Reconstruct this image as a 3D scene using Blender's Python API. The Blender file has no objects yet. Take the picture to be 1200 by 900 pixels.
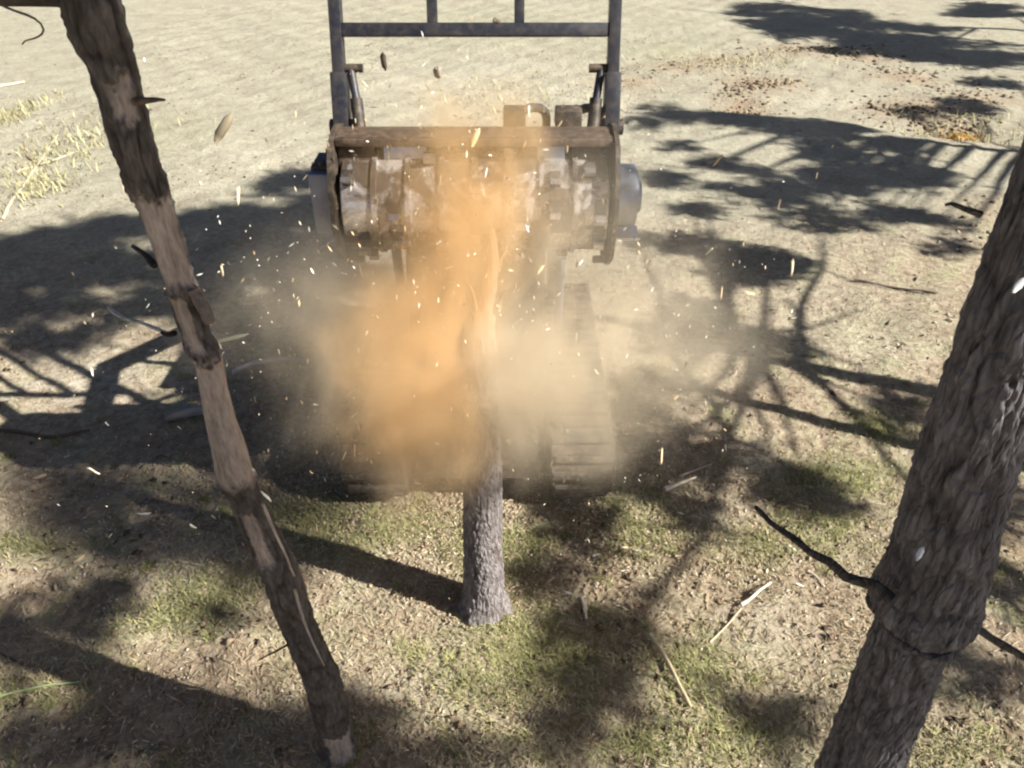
import bpy, bmesh, math, random
import numpy as np
from mathutils import Vector, Matrix

R = math.radians
rng = np.random.default_rng(7)
random.seed(7)
scene = bpy.context.scene
COL = scene.collection

# ------------------------------------------------------------------ camera
CAM_H, PITCH, FPX = 3.96, 36.0, 880.0
cam_data = bpy.data.cameras.new('camera')
cam_data.sensor_width = 36.0
cam_data.lens = 36.0 * FPX / 1200.0
cam_data.clip_start = 0.05
cam_data.clip_end = 2000
cam = bpy.data.objects.new('camera', cam_data)
cam.location = (0, 0, CAM_H)
cam.rotation_euler = (R(90 - PITCH), 0, 0)
COL.objects.link(cam)
scene.camera = cam

# ------------------------------------------------------------------ sky and sun
SUN_EL, SUN_PHI = 38.0, 20.0                      # elevation; direction right and a little towards the viewer
SUN = Vector((math.cos(R(SUN_PHI)) * math.cos(R(SUN_EL)),
              -math.sin(R(SUN_PHI)) * math.cos(R(SUN_EL)), math.sin(R(SUN_EL))))
world = bpy.data.worlds.new('World')
scene.world = world
world.use_nodes = True
wn = world.node_tree
bg = wn.nodes['Background']
sky = wn.nodes.new('ShaderNodeTexSky')
sky.sky_type = 'NISHITA'
sky.sun_disc = False
sky.sun_elevation = R(SUN_EL)
sky.sun_rotation = R(90 + SUN_PHI)                # clockwise from +Y
sky.air_density = 0.4
wn.links.new(sky.outputs[0], bg.inputs[0])
bg.inputs[1].default_value = 0.05
sl = bpy.data.lights.new('sun', 'SUN')
sl.energy = 5.0
sl.angle = R(0.55)
sl.color = (1.0, 0.975, 0.925)
so = bpy.data.objects.new('sun', sl)
so.rotation_euler = SUN.to_track_quat('Z', 'Y').to_euler()
so.location = (20, -6, 18)
COL.objects.link(so)
scene.view_settings.view_transform = 'Standard'
scene.view_settings.look = 'None'
scene.view_settings.gamma = 1.0
scene.view_settings.exposure = 1.17
scene.render.engine = 'CYCLES'
cy = scene.cycles
cy.use_denoising = True
cy.max_bounces = 6
cy.diffuse_bounces = 2
cy.glossy_bounces = 2
cy.transparent_max_bounces = 8
cy.volume_bounces = 4
cy.use_adaptive_sampling = True
cy.adaptive_threshold = 0.03
cy.volume_step_rate = 2.0
cy.volume_max_steps = 96
cy.filter_width = 2.3
scene.render.film_transparent = False

# ------------------------------------------------------------------ helpers
CP, SP = math.cos(R(PITCH)), math.sin(R(PITCH))

def ray(u, v):
    a, b = (u - 600) / FPX, (v - 450) / FPX
    return a, CP - b * SP, SP + b * CP             # right, forward, down

def ground_at(u, v, h=0.0):
    a, f, d = ray(u, v)
    t = (CAM_H - h) / d
    return Vector((a * t, f * t, h))

def at_depth(u, v, Y):
    a, f, d = ray(u, v)
    t = Y / f
    return Vector((a * t, Y, CAM_H - d * t))

def hills(x, y):
    x = np.asarray(x, float); y = np.asarray(y, float)
    z = 0.018 * np.sin(1.7 * x + 0.8 * y + 1.0) + 0.014 * np.sin(2.9 * y - 1.3 * x + 2.0)
    z = z + 0.010 * np.sin(5.1 * x + 3.7 * y) + 0.007 * np.sin(8.3 * x - 6.1 * y + 0.5)
    d = np.exp(-((x + 0.18) ** 2 + (y - 2.98) ** 2) / 0.05)
    z = z + 0.03 * d
    d = np.exp(-((x + 0.93) ** 2 + (y - 2.06) ** 2) / 0.05)
    z = z + 0.03 * d
    # wheel ruts up to the right
    rut = np.exp(-((y - 13.2 - 1.1 * np.sin(0.5 * x)) ** 2) / 0.12) * ((x > 2) & (x < 14))
    z = z - 0.09 * rut
    rut2 = np.exp(-((y - 12.1 - 1.1 * np.sin(0.5 * x)) ** 2) / 0.15) * ((x > 2) & (x < 14))
    return z + 0.07 * rut2

def hz(x, y):
    return float(hills(x, y))

def mat(name, build):
    m = bpy.data.materials.new(name)
    m.use_nodes = True
    nt = m.node_tree
    b = nt.nodes['Principled BSDF']
    build(nt, b)
    return m

def nd(nt, t, **kw):
    n = nt.nodes.new(t)
    for k, v in kw.items():
        if k.startswith('i_'):
            key = k[2:]
            n.inputs[int(key) if key.isdigit() else key].default_value = v
        else:
            setattr(n, k, v)
    return n

def noise(nt, scale, detail=4, rough=0.55, vec=None, dist=0.0):
    n = nd(nt, 'ShaderNodeTexNoise')
    n.inputs['Scale'].default_value = scale
    n.inputs['Detail'].default_value = detail
    n.inputs['Roughness'].default_value = rough
    n.inputs['Distortion'].default_value = dist
    if vec is not None:
        nt.links.new(vec, n.inputs['Vector'])
    return n.outputs['Fac']

def ramp(nt, fac, stops, interp='LINEAR'):
    n = nd(nt, 'ShaderNodeValToRGB')
    cr = n.color_ramp
    cr.interpolation = interp
    while len(cr.elements) > 1:
        cr.elements.remove(cr.elements[-1])
    for k, (p, c) in enumerate(stops):
        e = cr.elements[0] if k == 0 else cr.elements.new(p)
        e.position = p
        e.color = (c, c, c, 1) if isinstance(c, (int, float)) else (*c, 1)
    nt.links.new(fac, n.inputs[0])
    return n.outputs['Color']

def mix(nt, fac, a, b, mode='MIX'):
    n = nd(nt, 'ShaderNodeMix', data_type='RGBA', blend_type=mode)
    for s, v in ((0, fac), (6, a), (7, b)):
        if isinstance(v, (int, float)):
            n.inputs[s].default_value = v
        elif isinstance(v, tuple):
            n.inputs[s].default_value = (*v, 1)
        else:
            nt.links.new(v, n.inputs[s])
    return n.outputs[2]

def math_n(nt, op, a, b=None, clamp=False):
    n = nd(nt, 'ShaderNodeMath', operation=op, use_clamp=clamp)
    for k, v in ((0, a), (1, b)):
        if v is None:
            continue
        if isinstance(v, (int, float)):
            n.inputs[k].default_value = v
        else:
            nt.links.new(v, n.inputs[k])
    return n.outputs[0]

def bump(nt, b, h, strength, dist):
    n = nd(nt, 'ShaderNodeBump')
    n.inputs['Strength'].default_value = strength
    n.inputs['Distance'].default_value = dist
    nt.links.new(h, n.inputs['Height'])
    nt.links.new(n.outputs[0], b.inputs['Normal'])

def coord(nt, which='Object'):
    return nd(nt, 'ShaderNodeTexCoord').outputs[which]

def link(o, parent=None, at=None):
    COL.objects.link(o)
    if parent is not None:
        o.parent = parent
    if at is not None:
        o.location = at
    return o

def tag(o, label=None, cat=None, group=None, kind=None):
    if label: o['label'] = label
    if cat: o['category'] = cat
    if group: o['group'] = group
    if kind: o['kind'] = kind
    return o

def empty(name, loc, rot=(0, 0, 0)):
    o = bpy.data.objects.new(name, None)
    o.empty_display_size = 0.1
    o.location = loc
    o.rotation_euler = rot
    COL.objects.link(o)
    return o

def from_np(name, verts, quads=None, tris=None, cols=None, smooth=False):
    me = bpy.data.meshes.new(name)
    verts = np.asarray(verts, np.float32)
    me.vertices.add(len(verts))
    me.vertices.foreach_set('co', verts.ravel())
    loops, starts, tot = [], [], 0
    if quads is not None and len(quads):
        q = np.asarray(quads, np.int32)
        loops.append(q.ravel()); starts.append(tot + 4 * np.arange(len(q))); tot += 4 * len(q)
    if tris is not None and len(tris):
        t = np.asarray(tris, np.int32)
        loops.append(t.ravel()); starts.append(tot + 3 * np.arange(len(t))); tot += 3 * len(t)
    li = np.concatenate(loops); ls = np.concatenate(starts)
    me.loops.add(len(li))
    me.loops.foreach_set('vertex_index', li.astype(np.int32))
    me.polygons.add(len(ls))
    me.polygons.foreach_set('loop_start', ls.astype(np.int32))
    if smooth:
        me.polygons.foreach_set('use_smooth', np.ones(len(ls), bool))
    me.update(calc_edges=True)
    if cols is not None:
        ca = me.color_attributes.new('tint', 'FLOAT_COLOR', 'POINT')
        c = np.ones((len(verts), 4), np.float32)
        c[:, :3] = cols
        ca.data.foreach_set('color', c.ravel())
    me.validate()
    return me

class MB:
    """collects shapes in a bmesh and links them as one mesh object"""
    def __init__(self):
        self.bm = bmesh.new()
    def box(self, c, s, rot=None, bev=0.0):
        M = Matrix.Translation(c)
        if rot is not None:
            M = M @ (rot if isinstance(rot, Matrix) else Matrix.Rotation(rot, 4, 'X'))
        r = bmesh.ops.create_cube(self.bm, size=1.0, matrix=M @ Matrix.Diagonal((*s, 1)))
        if bev:
            es = list({e for v in r['verts'] for e in v.link_edges})
            bmesh.ops.bevel(self.bm, geom=es, offset=bev, segments=2, affect='EDGES', profile=0.6)
        return self
    def cyl(self, a, b, r1, r2=None, n=16, caps=True):
        a, b = Vector(a), Vector(b)
        d = b - a
        M = Matrix.Translation((a + b) / 2) @ d.to_track_quat('Z', 'Y').to_matrix().to_4x4()
        bmesh.ops.create_cone(self.bm, cap_ends=caps, segments=n, radius1=r1, radius2=r1 if r2 is None else r2, depth=d.length, matrix=M)
        return self
    def prism(self, pts, x0, x1):
        """(y, z) outline extruded along x"""
        A = [self.bm.verts.new((x0, y, z)) for y, z in pts]
        B = [self.bm.verts.new((x1, y, z)) for y, z in pts]
        n = len(pts)
        self.bm.faces.new(A); self.bm.faces.new(B[::-1])
        for i in range(n):
            self.bm.faces.new((A[i], B[i], B[(i + 1) % n], A[(i + 1) % n])[::-1])
        return self
    def bevel(self, off):
        es = [e for e in self.bm.edges if e.is_manifold and e.calc_face_angle(0) > 0.5]
        bmesh.ops.bevel(self.bm, geom=es, offset=off, segments=2, affect='EDGES', clamp_overlap=True)
        return self
    def mesh(self, name, smooth=False):
        me = bpy.data.meshes.new(name)
        bmesh.ops.recalc_face_normals(self.bm, faces=self.bm.faces)
        self.bm.to_mesh(me)
        self.bm.free()
        if smooth:
            me.polygons.foreach_set('use_smooth', np.ones(len(me.polygons), bool))
            me.set_sharp_from_angle(angle=R(40))
        return me
    def build(self, name, m, parent=None, loc=None, smooth=True):
        me = self.mesh(name, smooth)
        me.materials.append(m)
        return link(bpy.data.objects.new(name, me), parent, loc)

def obj(name, me, m, parent=None, loc=None):
    if m is not None and not me.materials:
        me.materials.append(m)
    return link(bpy.data.objects.new(name, me), parent, loc)

def tube(points, radii, n=8, jitter=0.0, cap=True):
    """sweep of a circle along points -> verts, quads, tris"""
    P = [Vector(p) for p in points]
    V, Q, T = [], [], []
    up = Vector((0.13, 0.2, 0.97))
    for i, p in enumerate(P):
        t = (P[min(i + 1, len(P) - 1)] - P[max(i - 1, 0)]).normalized()
        s = t.cross(up)
        if s.length < 0.05:
            s = t.cross(Vector((1, 0, 0)))
        s.normalize()
        w = s.cross(t)
        for k in range(n):
            a = 2 * math.pi * k / n
            r = radii[i] * (1 + jitter * (random.random() - 0.5))
            V.append(p + (s * math.cos(a) + w * math.sin(a)) * r)
    for i in range(len(P) - 1):
        for k in range(n):
            Q.append((i * n + k, i * n + (k + 1) % n, (i + 1) * n + (k + 1) % n, (i + 1) * n + k))
    if cap:
        for base, p in ((0, P[0]), ((len(P) - 1) * n, P[-1])):
            V.append(p)
            c = len(V) - 1
            for k in range(n):
                T.append((base + k, base + (k + 1) % n, c))
    return V, Q, T

def wobble(points, m, amp):
    """resample a polyline to m points with a little crookedness"""
    P = np.array([list(p) for p in points], float)
    d = np.r_[0, np.cumsum(np.linalg.norm(np.diff(P, axis=0), axis=1))]
    s = np.linspace(0, d[-1], m)
    out = np.stack([np.interp(s, d, P[:, k]) for k in range(3)], 1)
    k = rng.normal(0, amp, out.shape)
    k[0] = k[-1] = 0
    out = out + k
    out[1:-1] = 0.25 * out[:-2] + 0.5 * out[1:-1] + 0.25 * out[2:]
    return [Vector(p) for p in out]

# ------------------------------------------------------------------ materials
def tint_mat(name, rough=0.8, spec=0.2, gain=1.0, trans=0.0):
    def f(nt, b):
        a = nd(nt, 'ShaderNodeAttribute', attribute_name='tint')
        b.inputs['Roughness'].default_value = rough
        b.inputs['Specular IOR Level'].default_value = spec
        nt.links.new(a.outputs['Color'], b.inputs['Base Color'])
    return mat(name, f)

M_TINT = tint_mat('litter')
M_CHIP = tint_mat('fresh_wood_chip', 0.7, 0.3)

def f_ground(nt, b):
    P = coord(nt)
    big = noise(nt, 0.45, 5, 0.6, P, 0.6)
    mid = noise(nt, 2.2, 6, 0.62, P, 0.8)
    fine = noise(nt, 14.0, 6, 0.7, P, 0.3)
    grit = noise(nt, 70.0, 4, 0.7, P)
    sand = ramp(nt, math_n(nt, 'ADD', math_n(nt, 'MULTIPLY', fine, 0.55), math_n(nt, 'MULTIPLY', mid, 0.45)), [(0.30, (0.20, 0.16, 0.105)), (0.42, (0.31, 0.275, 0.20)), (0.54, (0.385, 0.355, 0.265)), (0.70, (0.47, 0.445, 0.34))])
    litter = ramp(nt, math_n(nt, 'ADD', math_n(nt, 'MULTIPLY', fine, 0.6), math_n(nt, 'MULTIPLY', mid, 0.4)), [(0.34, (0.15, 0.11, 0.072)), (0.45, (0.28, 0.215, 0.145)), (0.55, (0.40, 0.325, 0.23)), (0.66, (0.53, 0.46, 0.35))])
    green = ramp(nt, fine, [(0.3, (0.13, 0.14, 0.06)), (0.5, (0.24, 0.245, 0.12)), (0.7, (0.36, 0.35, 0.19))])
    sep = nd(nt, 'ShaderNodeSeparateXYZ')
    nt.links.new(P, sep.inputs[0])
    # open, bleached soil lies beyond the machine; needle litter and thin grass on this side
    far = math_n(nt, 'ADD', math_n(nt, 'MULTIPLY', math_n(nt, 'SUBTRACT', sep.outputs[1], 6.2), 0.30), math_n(nt, 'SUBTRACT', big, 0.5))
    far = math_n(nt, 'ADD', far, math_n(nt, 'MULTIPLY', sep.outputs[0], -0.03), True)
    c = mix(nt, far, litter, sand)
    gm = ramp(nt, mid, [(0.50, 0.0), (0.66, 0.75)])
    gfar = math_n(nt, 'SUBTRACT', 1.0, math_n(nt, 'MULTIPLY', far, 0.85))
    c = mix(nt, math_n(nt, 'MULTIPLY', gm, gfar), c, green)
    at = nd(nt, 'ShaderNodeAttribute', attribute_name='tint')
    sc_ = nd(nt, 'ShaderNodeSeparateColor'); nt.links.new(at.outputs['Color'], sc_.inputs[0])
    brk = ramp(nt, math_n(nt, 'ADD', math_n(nt, 'MULTIPLY', noise(nt, 6.0, 5, 0.65, P), 0.6), math_n(nt, 'MULTIPLY', fine, 0.4)), [(0.36, 0.0), (0.58, 1.0)])
    soil = ramp(nt, fine, [(0.3, (0.14, 0.085, 0.045)), (0.5, (0.29, 0.19, 0.115)), (0.7, (0.43, 0.31, 0.21))])
    pale = ramp(nt, fine, [(0.3, (0.36, 0.31, 0.22)), (0.5, (0.50, 0.45, 0.34)), (0.7, (0.60, 0.55, 0.43))])
    for k, cc in ((2, pale), (1, green), (0, soil)):
        c = mix(nt, math_n(nt, 'MULTIPLY', sc_.outputs[k], brk, True), c, cc)
    spk = ramp(nt, grit, [(0.34, 0.35), (0.5, 1.0), (0.66, 1.12)])
    c = mix(nt, 0.4, c, spk, 'MULTIPLY')
    nt.links.new(c, b.inputs['Base Color'])
    b.inputs['Roughness'].default_value = 0.95
    b.inputs['Specular IOR Level'].default_value = 0.1
    h = math_n(nt, 'ADD', math_n(nt, 'MULTIPLY', fine, 1.0), math_n(nt, 'MULTIPLY', grit, 0.35))
    h = math_n(nt, 'ADD', h, math_n(nt, 'MULTIPLY', mid, 1.6))
    bump(nt, b, h, 0.6, 0.05)
M_GROUND = mat('forest_floor', f_ground)

def f_bark(crackh, dark, red):
    def f(nt, b):
        P = coord(nt)
        a = nd(nt, 'ShaderNodeAttribute', attribute_name='tint')
        mp = nd(nt, 'ShaderNodeMapping')
        mp.inputs['Scale'].default_value = (1, 1, 0.25)
        nt.links.new(P, mp.inputs[0])
        n1 = noise(nt, 60, 5, 0.7, mp.outputs[0])
        n2 = noise(nt, 9, 4, 0.6, P)
        c = mix(nt, ramp(nt, n1, [(0.3, 0.55), (0.7, 1.3)]), (0, 0, 0), a.outputs['Color'], 'MIX')
        c = mix(nt, 1.0, a.outputs['Color'], ramp(nt, n1, [(0.25, 0.5), (0.5, 1.0), (0.75, 1.45)]), 'MULTIPLY')
        c = mix(nt, ramp(nt, n2, [(0.55, 0.0), (0.75, 0.35)]), c, red)
        nt.links.new(c, b.inputs['Base Color'])
        b.inputs['Roughness'].default_value = 0.9
        b.inputs['Specular IOR Level'].default_value = 0.2
        wv = nd(nt, 'ShaderNodeVectorMath', operation='SCALE'); wv.inputs['Scale'].default_value = 0.018
        nz_ = nd(nt, 'ShaderNodeTexNoise'); nz_.inputs['Scale'].default_value = 14; nz_.inputs['Detail'].default_value = 3
        nt.links.new(P, nz_.inputs['Vector']); nt.links.new(nz_.outputs['Color'], wv.inputs[0])
        ad = nd(nt, 'ShaderNodeVectorMath', operation='ADD'); nt.links.new(P, ad.inputs[0]); nt.links.new(wv.outputs[0], ad.inputs[1])
        mp2 = nd(nt, 'ShaderNodeMapping'); mp2.inputs['Scale'].default_value = (1, 1, 0.2); nt.links.new(ad.outputs[0], mp2.inputs[0])
        vo = nd(nt, 'ShaderNodeTexVoronoi', feature='DISTANCE_TO_EDGE'); vo.inputs['Scale'].default_value = 46; nt.links.new(mp2.outputs[0], vo.inputs['Vector'])
        ck = ramp(nt, vo.outputs['Distance'], [(0.0, 0.0), (0.14, 1.0)])
        hgt = math_n(nt, 'ADD', math_n(nt, 'MULTIPLY', ck, 1.0), math_n(nt, 'MULTIPLY', n1, 0.8))
        bump(nt, b, hgt, crackh, 0.008)
    return f
M_BARK = mat('pine_bark', f_bark(0.9, None, (0.12, 0.085, 0.07)))
M_BARK2 = mat('peeling_bark', f_bark(0.35, None, (0.20, 0.15, 0.12)))

def f_wood(nt, b):
    P = coord(nt)
    mp = nd(nt, 'ShaderNodeMapping')
    mp.inputs['Scale'].default_value = (1, 1, 0.06)
    nt.links.new(P, mp.inputs[0])
    n1 = noise(nt, 70, 5, 0.7, mp.outputs[0])
    c = ramp(nt, n1, [(0.3, (0.34, 0.26, 0.17)), (0.5, (0.47, 0.39, 0.28)), (0.7, (0.56, 0.49, 0.38))])
    nt.links.new(c, b.inputs['Base Color'])
    b.inputs['Roughness'].default_value = 0.75
    bump(nt, b, n1, 0.7, 0.008)
M_WOOD = mat('fresh_wood', f_wood)

def f_steel(col, rust, rough, metal, dust=0.35, lo=0.4, hi=0.62):
    def f(nt, b):
        P = coord(nt)
        n1 = noise(nt, 6, 6, 0.7, P, 0.5)
        n2 = noise(nt, 30, 4, 0.6, P)
        c = mix(nt, ramp(nt, n1, [(lo, 0.0), (hi, 0.9)]), col, rust)
        c = mix(nt, ramp(nt, n2, [(0.45, 0.0), (0.75, dust)]), c, (0.36, 0.26, 0.16))
        nt.links.new(c, b.inputs['Base Color'])
        b.inputs['Metallic'].default_value = metal
        nt.links.new(ramp(nt, n1, [(0.3, rough * 0.7), (0.7, min(1, rough * 1.4))]), b.inputs['Roughness'])
        bump(nt, b, n2, 0.25, 0.004)
    return f
M_FRAME = mat('dark_blue_steel', f_steel((0.016, 0.018, 0.026), (0.03, 0.028, 0.03), 0.45, 0.0, 0.12))
M_HOOD = mat('rusty_hood_paint', f_steel((0.04, 0.028, 0.02), (0.085, 0.052, 0.032), 0.6, 0.0, 0.35))
M_BLACK = mat('black_steel', f_steel((0.018, 0.016, 0.014), (0.05, 0.035, 0.022), 0.55, 0.0, 0.35))
M_ROTOR = mat('worn_rotor_steel', f_steel((0.62, 0.58, 0.54), (0.075, 0.043, 0.025), 0.30, 0.6, 0.35, 0.41, 0.52))
M_TOOTH = mat('tooth_steel', f_steel((0.55, 0.52, 0.5), (0.30, 0.24, 0.19), 0.3, 0.85, 0.1))
M_ALLOY = mat('bright_alloy', f_steel((0.55, 0.57, 0.62), (0.38, 0.39, 0.43), 0.3, 0.7, 0.15))
M_BLUE = mat('grey_blue_paint', f_steel((0.27, 0.29, 0.36), (0.20, 0.21, 0.26), 0.4, 0.3, 0.2))
M_BODY = mat('dusty_machine_paint', f_steel((0.10, 0.075, 0.05), (0.07, 0.05, 0.035), 0.5, 0.0, 0.6))
M_RUBBER = mat('track_rubber', f_steel((0.022, 0.02, 0.018), (0.045, 0.035, 0.026), 0.85, 0.0, 0.5))
M_HOSE = mat('hose_rubber', f_steel((0.02, 0.018, 0.016), (0.05, 0.04, 0.03), 0.7, 0.0, 0.4))

def f_glass(nt, b):
    b.inputs['Base Color'].default_value = (0.03, 0.035, 0.04, 1)
    b.inputs['Roughness'].default_value = 0.12
    nt.links.new(ramp(nt, noise(nt, 8, 5, 0.6, coord(nt)), [(0.4, 0.1), (0.7, 0.5)]), b.inputs['Roughness'])
M_GLASS = mat('dusty_cab_glass', f_glass)

def f_needle(nt, b):
    a = nd(nt, 'ShaderNodeAttribute', attribute_name='tint')
    nt.links.new(a.outputs['Color'], b.inputs['Base Color'])
    b.inputs['Roughness'].default_value = 0.6
M_NEEDLE = mat('pine_needles', f_needle)

# ------------------------------------------------------------------ ground
GREEN = [(750, 610, 45, 34), (820, 790, 60, 50), (350, 605, 60, 22), (460, 615, 70, 22), (560, 640, 30, 30), (610, 640, 40, 26), (640, 780, 60, 40), (600, 740, 50, 60), (560, 800, 50, 30), (40, 810, 60, 14),
         (740, 870, 60, 24), (850, 870, 60, 24), (1150, 660, 30, 20), (1030, 500, 40, 16), (960, 620, 50, 26), (250, 700, 50, 30), (1130, 880, 60, 20), (400, 640, 60, 14), (990, 560, 60, 26), (20, 640, 50, 12), (190, 720, 50, 20), (880, 640, 40, 20)]
PATCHES = (
    [(735, 96, 40, 8, 0.8), (790, 80, 40, 7, 0.8), (840, 70, 40, 6, 0.9), (1060, 92, 40, 8, 0.9), (1150, 118, 50, 8, 0.8), (1040, 128, 36, 9, 0.9), (890, 98, 45, 12, 1.0), (950, 60, 60, 7, 0.9), (1085, 128, 60, 14, 0.9), (1125, 152, 40, 12, 1.0), (1010, 66, 50, 6, 0.8), (870, 122, 30, 12, 0.9), (820, 80, 60, 8, 0.5), (610, 690, 45, 24, 0.7), (860, 670, 70, 40, 0.6), (1180, 640, 40, 36, 0.6),
     (790, 640, 26, 30, 0.6), (70, 705, 60, 30, 0.5), (300, 790, 80, 30, 0.5), (960, 760, 60, 50, 0.4), (450, 750, 40, 26, 0.5), (1170, 250, 40, 30, 0.5), (720, 690, 50, 40, 0.5)],
    [(u, v, ru * 1.2, rv * 1.2, 0.9) for (u, v, ru, rv) in GREEN] + [(1020, 380, 70, 20, 0.4), (190, 160, 60, 30, 0.35), (780, 60, 60, 20, 0.4), (560, 30, 120, 20, 0.3), (640, 560, 120, 30, 0.4), (690, 780, 70, 70, 0.8), (120, 760, 60, 20, 0.5)],
    [(100, 440, 110, 40, 0.9), (500, 800, 90, 40, 0.8), (1000, 390, 90, 40, 0.8), (900, 740, 60, 50, 0.8), (930, 160, 40, 14, 0.8), (210, 660, 60, 26, 0.8), (1000, 120, 60, 12, 0.7), (300, 180, 90, 20, 0.6), (450, 690, 50, 20, 0.6), (880, 540, 40, 16, 0.7), (1110, 770, 40, 30, 0.7), (850, 610, 40, 20, 0.5), (560, 100, 120, 30, 0.5)])
def build_ground():
    # one sheet: fine near the viewer, coarse out to the horizon
    xs = np.concatenate([-np.geomspace(9, 600, 26)[::-1], np.linspace(-8.9, 8.9, 240), np.geomspace(9, 600, 26)])
    ys = np.concatenate([-np.geomspace(1, 300, 18)[::-1], np.linspace(0.2, 10, 190), np.linspace(10.1, 26, 110), np.geomspace(27, 900, 26)])
    X, Y = np.meshgrid(xs, ys)
    Z = hills(X, Y)
    rr = rng.normal(0, 1, X.shape)
    near = (np.abs(X) < 8.9) & (Y > 0.2) & (Y < 26)
    Z = Z + np.where(near, rr * 0.005, 0)
    n, m = X.shape
    idx = np.arange(n * m).reshape(n, m)
    q = np.stack([idx[:-1, :-1], idx[:-1, 1:], idx[1:, 1:], idx[1:, :-1]], -1).reshape(-1, 4)
    K = np.zeros((n, m, 3))
    for ch, lst in enumerate(PATCHES):
        for (u, v, ru, rv, k) in lst:
            G = ground_at(u, v); t = G.y / ray(u, v)[1]
            ax, ay = ru * t / FPX, 0.5 * (ground_at(u, v - rv).y - ground_at(u, v + rv).y)
            K[..., ch] = np.maximum(K[..., ch], k * np.exp(-(((X - G.x) / ax) ** 2 + ((Y - G.y) / ay) ** 2)))
    me = from_np('ground', np.stack([X, Y, Z], -1).reshape(-1, 3), q, None, K.reshape(-1, 3), smooth=True)
    tag(obj('ground', me, M_GROUND), 'dry sandy forest floor with needle litter and thin grass', None, kind='structure')
build_ground()

# ------------------------------------------------------------------ bark trunks
def worley(u, v, nu, nv, seed):
    """u in cells with period nu, v in cells 0..nv -> F1, F2, per-cell random"""
    r = np.random.default_rng(seed)
    J = r.random((nv + 4, nu, 3))
    iu, iv = np.floor(u).astype(int), np.floor(v).astype(int)
    f1 = np.full(u.shape, 9.0); f2 = np.full(u.shape, 9.0); cid = np.zeros(u.shape)
    for dv in (-1, 0, 1):
        for du in (-1, 0, 1):
            cu, cv = iu + du, np.clip(iv + dv + 1, 0, nv + 3)
            j = J[cv, cu % nu]
            d = np.hypot(cu + 0.1 + 0.8 * j[..., 0] - u, iv + dv + 0.1 + 0.8 * j[..., 1] - v)
            nearer = d < f1
            f2 = np.where(nearer, f1, np.minimum(f2, d))
            cid = np.where(nearer, j[..., 2], cid)
            f1 = np.where(nearer, d, f1)
    return f1, f2, cid

def vnoise(u, v, nu, seed):
    r = np.random.default_rng(seed)
    G = r.random((int(v.max()) + 3, nu))
    iu, iv = np.floor(u).astype(int), np.floor(v).astype(int)
    fu, fv = u - iu, v - iv
    fu = fu * fu * (3 - 2 * fu); fv = fv * fv * (3 - 2 * fv)
    a = G[iv, iu % nu] * (1 - fu) + G[iv, (iu + 1) % nu] * fu
    c = G[iv + 1, iu % nu] * (1 - fu) + G[iv + 1, (iu + 1) % nu] * fu
    return a * (1 - fv) + c * fv

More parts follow.
